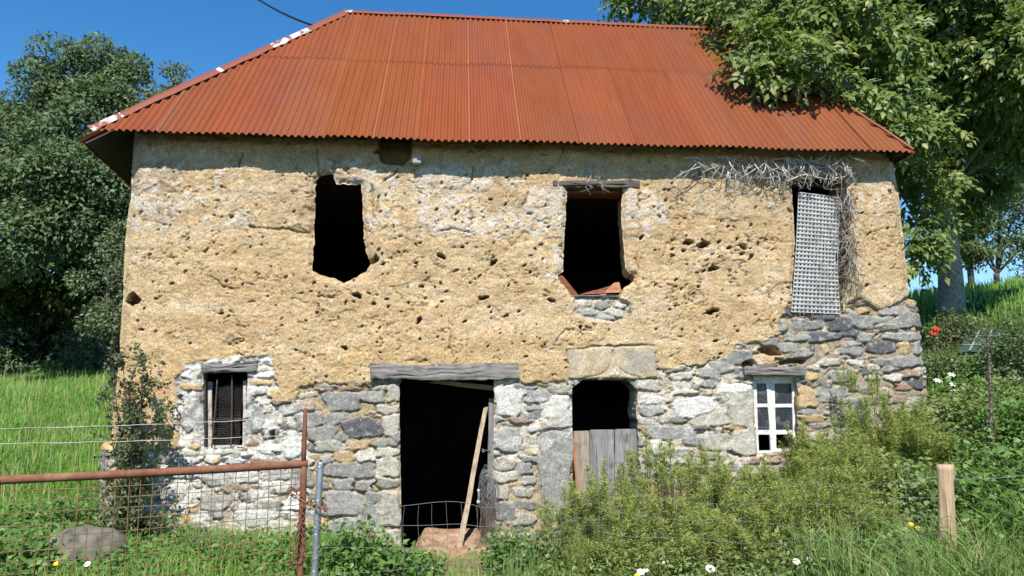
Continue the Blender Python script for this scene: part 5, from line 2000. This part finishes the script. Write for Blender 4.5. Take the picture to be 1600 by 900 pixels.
for (px_, Y, rx, ry, h_, n, L, lab, mt) in [
    (560, 7.9, .50, .45, .60, 2500, .075, 'leafy bramble mound left of the open doorway', 'leaf_bramble'),
    (640, 8.3, .30, .4, .26, 900, .07, 'low bramble shoots spreading onto the doorway path', 'leaf_bramble'),
    (455, 8.2, .45, .4, .34, 1200, .07, 'bramble growth behind the chained gate end', 'leaf_bramble'),
    (800, 8.5, .32, .35, .40, 1100, .06, 'green nettle clump right of the doorway', 'leaf_bramble'),
    (860, 8.5, .35, .4, .34, 1100, .06, 'dark leafy clump under the stone door jamb', 'leaf_weed_dark'),
    (330, 8.3, .5, .4, .22, 900, .07, 'low ivy at the foot of the barred window wall', 'leaf_shrub'),
    (60, 7.9, .8, .7, .36, 2400, .075, 'bright nettle patch behind the left part of the gate', 'leaf_bramble'),
    (-10, 8.8, .7, .8, .30, 1500, .075, 'bright nettle patch at the far left edge', 'leaf_bramble'),
    (125, 9.3, .6, .8, .45, 1700, .07, 'leafy growth between the meadow and the barn corner', 'leaf_bramble'),
    (385, 8.0, .30, .3, .42, 700, .045, 'upright thin leaved weed behind the gate mesh', 'leaf_weed_dark'),
    (60, 7.3, .4, .35, .30, 1000, .075, 'bramble shoots left of the boulder behind the gate', 'leaf_bramble'),
    (175, 7.25, .35, .22, .30, 700, .07, 'bramble shoots in front of the boulder behind the gate', 'leaf_bramble'),
    (255, 7.7, .5, .4, .30, 1200, .07, 'bramble shoots under the climbing shrub behind the gate', 'leaf_bramble'),
    (20, 7.1, .6, .4, .42, 1500, .08, 'bright nettle patch close behind the left end of the gate', 'leaf_bramble'),
    (1330, 6.9, .45, .4, .42, 1100, .08, 'broad leaved plants in front of the split post', 'leaf_bramble'),
    (1420, 6.5, .4, .3, .48, 900, .075, 'leafy weeds in the grass at the foot of the split post', 'leaf_weed_dark'),
    (1570, 6.5, .5, .4, .55, 1300, .09, 'large leaved plants at the bottom right corner', 'leaf_bramble'),
    (1500, 9.6, .9, .8, .42, 3200, .075, 'tall bramble bank beside the right corner of the barn', 'leaf_weed_dark'),
    (1590, 8.6, .8, .8, .55, 3000, .08, 'bramble bank at the right edge of the photo', 'leaf_bramble'),
    (1555, 7.4, .55, .5, .65, 1900, .095, 'broad leaved plants right of the split post', 'leaf_bramble'),
    (1400, 7.9, .6, .5, .55, 2000, .07, 'leafy weeds left of the split post', 'leaf_weed_dark'),
]:
    x, y = at_ground(px_, Y)
    bramble('bramble' if 'bramble' in lab else ('nettle' if 'nettle' in lab else 'bush'), lab, 'bramble' if 'bramble' in lab else ('nettles' if 'nettle' in lab else 'plant'), x, y, rx, ry, h_, n, L, L * .62, M[mt], rb)


for (px_, py_, rx, ry, h_, n, L, lab, mt) in [
    (1482, 535, .55, .5, .55, 1700, .06, 'dark bush at the foot of the walnut trunk', 'leaf_shrub'),
    (1466, 592, .34, .4, .55, 1700, .05, 'grey green bush behind the right barn corner', 'leaf_shrub'),
    (1590, 585, .50, .6, .95, 2600, .06, 'dark rounded bush at the right edge beside the ground sheet', 'leaf_left'),
    (1500, 625, .40, .3, .22, 800, .08, 'pale green leaves around the white trumpet flowers', 'leaf_bramble'),
    (1565, 620, .60, .4, .20, 1100, .05, 'brownish low bushes on the right bank', 'leaf_shrub'),
]:
    p = PG(px_, py_)
    bramble('bush', lab, 'plant', p[0], p[1], rx, ry, h_, n, L, L * .62, M[mt], rb)


# feathery fleabane weeds
def weed_mesh(rng, h_, nst, spread):
    g, gl_ = Geo(), Geo()
    for k in range(nst):
        a = rng.random() * 2 * PI
        r_ = math.sqrt(rng.random()) * spread
        x0, y0 = math.cos(a) * r_, math.sin(a) * r_
        hh = h_ * rng.uniform(.55, 1.10) * (1 - .25 * (r_ / (spread + 1e-6)) ** 2)
        tip = np.array([x0 * 1.35 + rng.normal(0, .06), y0 * 1.35 + rng.normal(0, .06), hh])
        c_ = curve([np.array([x0, y0, -.08]), np.array([x0 * 1.1, y0 * 1.1, hh * .5]), tip], 6)
        tube(g, c_, np.linspace(.0045, .0015, len(c_)), 4, cap=False)
        # lower leaves
        n1 = 90
        s = rng.uniform(.08, .98, n1)
        i = np.minimum((s * (len(c_) - 1)).astype(int), len(c_) - 2)
        p = c_[i] + (c_[i + 1] - c_[i]) * (s * (len(c_) - 1) - i)[:, None]
        ax = unit(rand_dir(n1, rng) * [1, 1, .3] + [0, 0, .75])
        ln = (.11 - .055 * s) * rng.uniform(.7, 1.2, n1)
        leaves(gl_, p, ax, unit(rand_dir(n1, rng) * .5 + [0, 0, 1]), ln * 1.1, .0105, .1, rng, droop=.3)
        # side branches with tiny heads: the feathery panicle
        nb = 15
        for b_ in range(nb):
            s0 = rng.uniform(.52, .97)
            i0 = min(int(s0 * (len(c_) - 1)), len(c_) - 2)
            p0 = c_[i0]
            d = unit(np.array([rng.normal(), rng.normal(), 2.1]))
            ln = hh * (1.06 - s0) * rng.uniform(.3, .55)
            p1 = p0 + d * ln
            tube(g, [p0, p1], [.0018, .001], 3, cap=False)
            n2 = 13
            q = rng.random(n2)[:, None]
            pp = p0 + (p1 - p0) * (q * .9 + .1) + rng.normal(size=(n2, 3)) * .014
            cr = np.stack([np.clip(.5 + .5 * rng.random(n2), 0, 1), rng.random(n2), rng.random(n2)], 1)
            leaves(gl_, pp, unit(rand_dir(n2, rng) + [0, 0, .7]), unit(rand_dir(n2, rng) * .8 + [0, -.1, .8]), rng.uniform(.016, .040, n2), .0078, .1, rng, colr=cr)
    return g, gl_


rw2 = np.random.default_rng(61)
protos = []
for k in range(5):
    g, gl_ = weed_mesh(rw2, 1.0, 16, .22)
    a = g.build('stems', M['stem'])
    b = gl_.build('foliage', M['leaf_weed' if k != 4 else 'leaf_weed_dark'])
    protos.append((a.data, b.data))
    bpy.data.objects.remove(a)
    bpy.data.objects.remove(b)
WEEDS = [  # px, top y, depth
    (880, 772, 8.6, 'lowest feathery weed clump under the grey planks'), (925, 752, 8.7, 'feathery weed clump below the middle of the half door'), (965, 742, 8.6, 'feathery weed clump below the right plank of the half door'),
    (1010, 712, 8.8, 'tall feathery weed clump just right of the half door'), (1055, 706, 8.7, 'tallest feathery weed clump between the half door and the casement window'), (1100, 716, 8.8, 'feathery weed clump left of the casement window'),
    (1145, 722, 8.6, 'feathery weed clump under the stones left of the casement window'), (1190, 738, 8.4, 'feathery weed clump directly below the casement window'), (1235, 734, 8.5, 'feathery weed clump below the right side of the casement window'),
    (1285, 704, 8.6, 'feathery weed clump right of the casement window'), (1320, 668, 8.8, 'feathery weed clump before the right rubble wall'), (1360, 628, 9.0, 'high feathery weed clump before the right rubble wall'), (1405, 622, 9.1, 'high feathery weed clump at the right corner of the barn'),
    (1345, 700, 8.2, 'feathery weed clump in front of the high clumps at right'), (1430, 655, 8.8, 'feathery weed clump beyond the right corner of the barn'),
    (905, 812, 7.9, 'dull green weed clump in the lower middle foreground'), (960, 805, 7.9, 'dull green weed clump left of the brown dead stalks'), (1090, 790, 7.9, 'weed clump right of the brown dead stalks'), (1170, 790, 7.8, 'weed clump in front of the casement window weeds'),
    (1010, 780, 7.7, 'bright weed clump in front of the brown dead stalks'), (1130, 770, 7.4, 'bright weed clump behind the single large daisy'), (1215, 765, 7.4, 'bright weed clump behind the three daisies'), (935, 830, 7.4, 'low dull green weed clump at the bottom of the middle foreground'), (1290, 740, 7.3, 'bright weed clump right of the three daisies'), (1350, 770, 7.2, 'bright weed clump between the daisies and the split post'),
    (900, 838, 7.3, 'low weed clump at the bottom below the stone door jamb'), (985, 822, 7.2, 'low bright weed clump at the bottom left of the brown dead stalks'), (1090, 815, 7.1, 'low bright weed clump over the single large daisy'), (1160, 812, 7.2, 'low bright weed clump between the single large daisy and the three daisies'), (1240, 812, 7.2, 'low bright weed clump over the three daisies'), (1310, 815, 7.1, 'low bright weed clump right of the three daisies'),
    (1260, 775, 7.8, 'yellowish weed clump behind the right daisies'), (1310, 770, 7.7, 'yellowish weed clump in the right foreground'), (1390, 745, 7.9, 'weed clump left of the split post'),
    (1322, 576, 9.75, 'small weed tuft rooted in the rubble wall'), (1362, 582, 9.72, 'second small weed tuft rooted in the rubble wall'), (1262, 668, 9.5, 'weed beside the casement window sill'),
]
for k, (x, ty, Y, lab) in enumerate(WEEDS):
    tp = P(x, ty, Y)
    zb = gz(tp[0], Y)
    if 'rooted in' in lab:
        zb = tp[2] - .28
    hh = max(.2, tp[2] - zb)
    t = thing('weed_clump', lab, 'weed', (tp[0], Y, zb), rw2.random() * 6.28, 'feathery weeds before the barn')
    t.scale = (1.3 if hh > .5 else .45, 1.2 if hh > .5 else .3, hh * 1.22)
    dull = 'dull' in lab
    for dat, nm in zip(protos[4 if dull else k % 4], ('stems', 'foliage')):
        o = bpy.data.objects.new(nm, dat)
        C.objects.link(o)
        o.parent = t

# brown dead stalks
g = Geo()
bs = P(1050, 880, 7.8)
bs[2] = gz(bs[0], bs[1])
for k in range(46):
    x0 = rw2.normal(0, .07)
    hh = rw2.uniform(.4, .85)
    c_ = curve([np.array([x0, rw2.normal(0, .06), 0]), np.array([x0 + rw2.normal(0, .02), 0, hh * .5]), np.array([x0 * 1.5 + rw2.normal(0, .03), rw2.normal(0, .05), hh])], 4)
    tube(g, c_, .004, 4, cap=False)
    n = 10
    p = c_[rw2.integers(len(c_), size=n)] + rw2.normal(size=(n, 3)) * .01
    leaves(g, p, unit(rand_dir(n, rw2) + [0, 0, -.8]), rand_dir(n, rw2), .06, .012, .1, rw2, colr=np.ones((n, 3)) * .3) if False else None
tag(g.build('dead_stalks', mat_plain('brown_stalk', (.12, .075, .045), .9, c2=(.07, .045, .03), sc=9), origin=(0, 0, 0)), 'bunch of brown dead stalks amid the feathery weeds', 'dead stalks').location = bs

# dry mullein stalk at the right
g = Geo()
a, b = P(1560, 760, 8.4), P(1543, 522, 8.5)
a2 = a.copy()
a2[2] = gz(a[0], a[1])
c_ = curve([a2, a, P(1550, 690, 8.4), P(1548, 620, 8.45), b], 30)
tube(g, c_ - a2, np.linspace(.03, .008, len(c_)) * (1 + .45 * rw2.random(len(c_))), 7)
n = 700
k = rw2.integers(len(c_) // 3, len(c_), size=n)
leaves(g, c_[k] - a2 + rw2.normal(size=(n, 3)) * .008, unit(rand_dir(n, rw2) + [0, 0, .6]), rand_dir(n, rw2), .035, .016, .3, rw2)
g.c = []
tag(g.build('dry_stalk', mat_plain('mullein_stalk', (.18, .15, .115), .95, c2=(.1, .08, .06), sc=20), origin=(0, 0, 0)), 'tall dry brown seed stalk standing at the right', 'dead stalk').location = a2


# flowers
def daisy(p, r_, label, tilt=(0, -.6, .8), group='daisies in the foreground', pet='petal_white', cen='petal_yellow', npet=15, name='daisy', cat='flower', stem=None):
    zb = gz(p[0], p[1])
    t = thing(name, label, cat, (p[0], p[1], zb), 0, group)
    o_ = np.array([0, 0, p[2] - zb])
    nrm = unit(np.array(tilt, float))
    x = unit(np.cross(nrm, [.3, .9, .1]))
    y = np.cross(nrm, x)
    g = Geo()
    for k in range(npet):
        a = 2 * PI * k / npet
        d = x * math.cos(a) + y * math.sin(a)
        s = np.cross(nrm, d)
        w_ = r_ * .21
        pts = [o_ + d * r_ * .18 - s * w_ * .5, o_ + d * r_ * .18 + s * w_ * .5, o_ + d * r_ * .75 + s * w_, o_ + d * r_ - nrm * r_ * .12, o_ + d * r_ * .75 - s * w_]
        g.add(np.array(pts), np.array([[0, 1, 2, 3, 4]]))
    g.build('petals', M[pet], t)
    if cen:
        g = Geo()
        tube(g, [o_ - nrm * .001, o_ + nrm * r_ * .12, o_ + nrm * r_ * .2], [r_ * .27, r_ * .25, r_ * .08], 10)
        g.build('flower_centre', M[cen], t, smooth=True)
    g = Geo()
    tube(g, curve([np.array([.02, .02, 0]), o_ * .5 + [.015, .02, 0], o_ - nrm * .004], 4), .0022, 4)
    g.build('stem', M['stem'], t)


for (x, y, Y, r_, lab) in [(1001, 893, 6.6, .034, 'daisy seen edge on in the middle foreground'), (1009, 890, 6.62, .024, 'small daisy touching the edge on daisy'), (1110, 888, 6.6, .042, 'largest white daisy below the casement window'),
                           (1037, 879, 6.9, .016, 'white daisy bud beside the brown stalks'), (1245, 877, 6.7, .036, 'left of the three daisies at lower right'), (1265, 874, 6.8, .032, 'middle of the three daisies at lower right'),
                           (1282, 868, 6.9, .042, 'right of the three daisies at lower right'), (136, 881, 6.6, .030, 'white flower low behind the gate mesh')]:
    daisy(P(x, y, Y), r_, lab)
for (x, y, Y, lab) in [(1435, 825, 6.9, 'yellow flower in the grass left of the split post'), (88, 880, 6.8, 'yellow flower low behind the gate mesh'), (996, 899, 6.5, 'yellow flower at the bottom under the daisies'), (1424, 819, 7.0, 'smaller yellow flower left of the split post')]:
    daisy(P(x, y, Y), .028, lab, group='yellow wild flowers', pet='petal_yellow', npet=8, name='yellow_flower')
for (x, y, Y, lab) in [(1465, 594, 10.4, 'leftmost white trumpet flower beside the right barn corner'), (1487, 585, 10.5, 'highest white trumpet flower beside the right barn corner'), (1489, 600, 10.4, 'middle white trumpet flower beside the right barn corner'), (1493, 611, 10.3, 'lowest white trumpet flower beside the right barn corner')]:
    daisy(P(x, y, Y), .055, lab, group='white trumpet flowers at the barn corner', npet=6, name='white_flower', cen=None)
for (x, y, Y, lab) in [(1463, 513, 11.3, 'upper red flower behind the right barn corner'), (1459, 520, 11.3, 'lower red flower behind the right barn corner')]:
    daisy(P(x, y, Y), .065, lab, group='red flowers behind the barn corner', pet='petal_red', npet=6, name='red_flower', cen=None)


# ------------------------------------------------------------------ grass
def blades(n, xr, yr, hmin, hmax, w_, rng, mat, name, dens=None, lean=.35, clump=.0, lab=None):
    x = rng.uniform(*xr, n)
    y = rng.uniform(*yr, n)
    if dens is not None:
        k = dens(x, y) > rng.random(n)
        x, y = x[k], y[k]
    n = len(x)
    z = terrain(x, y) - .01
    pat = fbm(x * 1.6, y * 1.6, 0, 90, 3)
    h_ = rng.uniform(hmin, hmax, n) * (1 + .6 * pat)
    a = rng.random(n) * 2 * PI
    ln = rng.random(n) * lean * h_
    d = np.stack([np.cos(a), np.sin(a), 0 * a], 1)
    b_ = rng.random(n) * 2 * PI
    s = np.stack([np.cos(b_), np.sin(b_) * .6, 0 * a], 1) * w_ * .5
    p0 = np.stack([x, y, z], 1)
    p1 = p0 + d * (ln * .35)[:, None] + np.stack([0 * h_, 0 * h_, h_ * .6], 1)
    p2 = p0 + d * (ln * 1.4)[:, None] + np.stack([0 * h_, 0 * h_, h_ * (1 - .25 * rng.random(n))], 1)
    v = np.stack([p0 - s, p0 + s, p1 + s * .8, p1 - s * .8, p2], 1).reshape(-1, 3)
    k = np.arange(n)[:, None] * 5
    g = Geo()
    pat2 = fbm(x * .45, y * .45, 0, 92, 3)
    h_ = h_ * (1 + .5 * pat2)
    cr = np.stack([np.clip(.45 + pat * .6 + pat2 * .8 + rng.normal(0, .2, n), 0, 1), rng.random(n), rng.random(n)], 1)
    g.add(v, k + [0, 1, 2, 3], k + [3, 2, 4], col=np.repeat(cr, 5, 0))
    return tag(g.build(name, mat), kind='stuff')


rgz = np.random.default_rng(71)




def hx_(x, y):
    u = (x - H0[0]) * CT + (y - H0[1]) * ST
    v = -(x - H0[0]) * ST + (y - H0[1]) * CT
    return u, v


def d_left(x, y):
    u, v = hx_(x, y)
    return ((u < -5.0 - .13 * np.maximum(v, 0)) | (v < -.12)) * 1.0


blades(115000, (-19, -4.2), (7.3, 25), .06, .19, .016, rgz, M['grass'], 'meadow_grass', d_left)
blades(2600, (-17, -5.0), (10, 22), .30, .52, .012, rgz, M['seed'], 'seed_stalks', d_left, .25)
blades(13000, (-6.8, -1.5), (6.2, 9.8), .10, .32, .012, rgz, M['grass'], 'verge_grass', lambda x, y: d_left(x, y) * (np.hypot((x + .85) / .7, (y - 8.6) / 1.6) > 1))
SHC = PG(1532, 538)
blades(34000, (6.0, 26), (10.5, 30), .12, .30, .026, rgz, M['grass'], 'slope_grass', lambda x, y: (hx_(x, y)[0] > 5.8) * (np.hypot((x - SHC[0]) / .9, (y - SHC[1]) / 1.3) > 1) * 1.0)
blades(17000, (-.5, 6.0), (6.0, 9.4), .10, .36, .010, rgz, M['grass_dark'], 'long_grass', lambda x, y: ((x > 2.6) | (rgz.random(len(x)) < .35)) * (hx_(x, y)[1] < -.15) * (np.hypot((x + .85) / .7, (y - 8.6) / 1.6) > 1.1) * 1.0)
blades(6000, (2.5, 5.6), (5.2, 7.2), .22, .74, .013, rgz, M['grass_dark'], 'long_grass', lambda x, y: .25 + .9 * (fbm(x * 2.6, y * 2.6, 0, 99, 3) + .25), .95)
blades(900, (-1.5, -.2), (7.2, 9.4), .05, .16, .010, rgz, M['grass'], 'path_grass', None)

blades(900, (2.9, 4.4), (5.5, 6.15), .45, .80, .012, rgz, M['grass_dark'], 'long_grass', None, .9)
# undergrowth of small leaves over the right foreground
g = Geo()
n = 26000
x = rgz.uniform(-.2, 6.5, n)
y = rgz.uniform(6.3, 10.2, n)
k = (hx_(x, y)[1] < -.2) | (hx_(x, y)[0] > 5.7)
x, y = x[k], y[k]
n = len(x)
pat = fbm(x * 2.2, y * 2.2, 0, 95, 3)
z = terrain(x, y) + rgz.random(n) * np.clip(.26 + .35 * pat, .05, .6) * sst(-.4, .8, x)
leaves(g, np.stack([x, y, z], 1), unit(rand_dir(n, rgz) + [0, -.1, .25]), unit(rand_dir(n, rgz) * .8 + [0, -.3, .8]), rgz.uniform(.03, .075, n), rgz.uniform(.012, .03, n), .15, rgz,
       colr=np.stack([np.clip(.5 + pat, 0, 1), rgz.random(n), rgz.random(n)], 1))
tag(g.build('undergrowth', M['leaf_weed_dark']), kind='stuff')
# leafy ground cover in the left foreground
g = Geo()
n = 17000
x = rgz.uniform(-6.5, -1.6, n)
y = rgz.uniform(6.6, 9.5, n)
bo = P(128, 872, 7.6)
k = (hx_(x, y)[1] < -.15) & ((np.abs(x - bo[0]) > .45) | (y > 7.5) | (y < 6.9))
x, y = x[k], y[k]
n = len(x)
pat = fbm(x * 2.2, y * 2.2, 0, 96, 3)
z = terrain(x, y) + rgz.random(n) * np.clip(.16 + .3 * pat, .03, .4)
leaves(g, np.stack([x, y, z], 1), unit(rand_dir(n, rgz) + [0, -.1, .2]), unit(rand_dir(n, rgz) * .8 + [0, -.3, .8]), rgz.uniform(.04, .085, n), rgz.uniform(.025, .05, n), .15, rgz)
tag(g.build('ground_cover', M['leaf_bramble']), kind='stuff')

# dark ground sheet on the right bank
g = Geo()
def sheet_pt(a, b):
    q = np.array([1497, 556.0]) * (1 - a) * (1 - b) + np.array([1550, 554.0]) * a * (1 - b) + np.array([1570, 521.0]) * a * b + np.array([1513, 521.0]) * (1 - a) * b
    return PG(q[0], q[1]) + [0, 0, .05]


A, B = np.meshgrid(np.linspace(0, 1, 16), np.linspace(0, 1, 12))
a, b = A.ravel(), B.ravel()
v = np.array([sheet_pt(x, y) for x, y in zip(a, b)])
c4 = [sheet_pt(0, 0)]
i = np.arange(11)[:, None] * 16
j = np.arange(15)[None, :]
q = np.stack([i + j, i + j + 1, i + 17 + j, i + 16 + j], -1).reshape(-1, 4)
g.add(np.concatenate([v, v - [0, 0, .03]]), q, q[:, ::-1] + len(v))
sh = thing('ground_sheet', 'dark green weed sheet spread on the right bank', 'sheet', tuple(c4[0]))
g.build('sheet', M['tarp'], sh, origin=c4[0]).location = (0, 0, 0)
g = Geo()
for t_ in (.3, .7):
    tube(g, [sheet_pt(q, t_) + [0, 0, .012] - c4[0] for q in np.linspace(0, 1, 8)], .014, 4)
for t_ in (.33, .66):
    tube(g, [sheet_pt(t_, q) + [0, 0, .012] - c4[0] for q in np.linspace(0, 1, 8)], .014, 4)
g.build('seam_line', M['tarp_line'], sh)
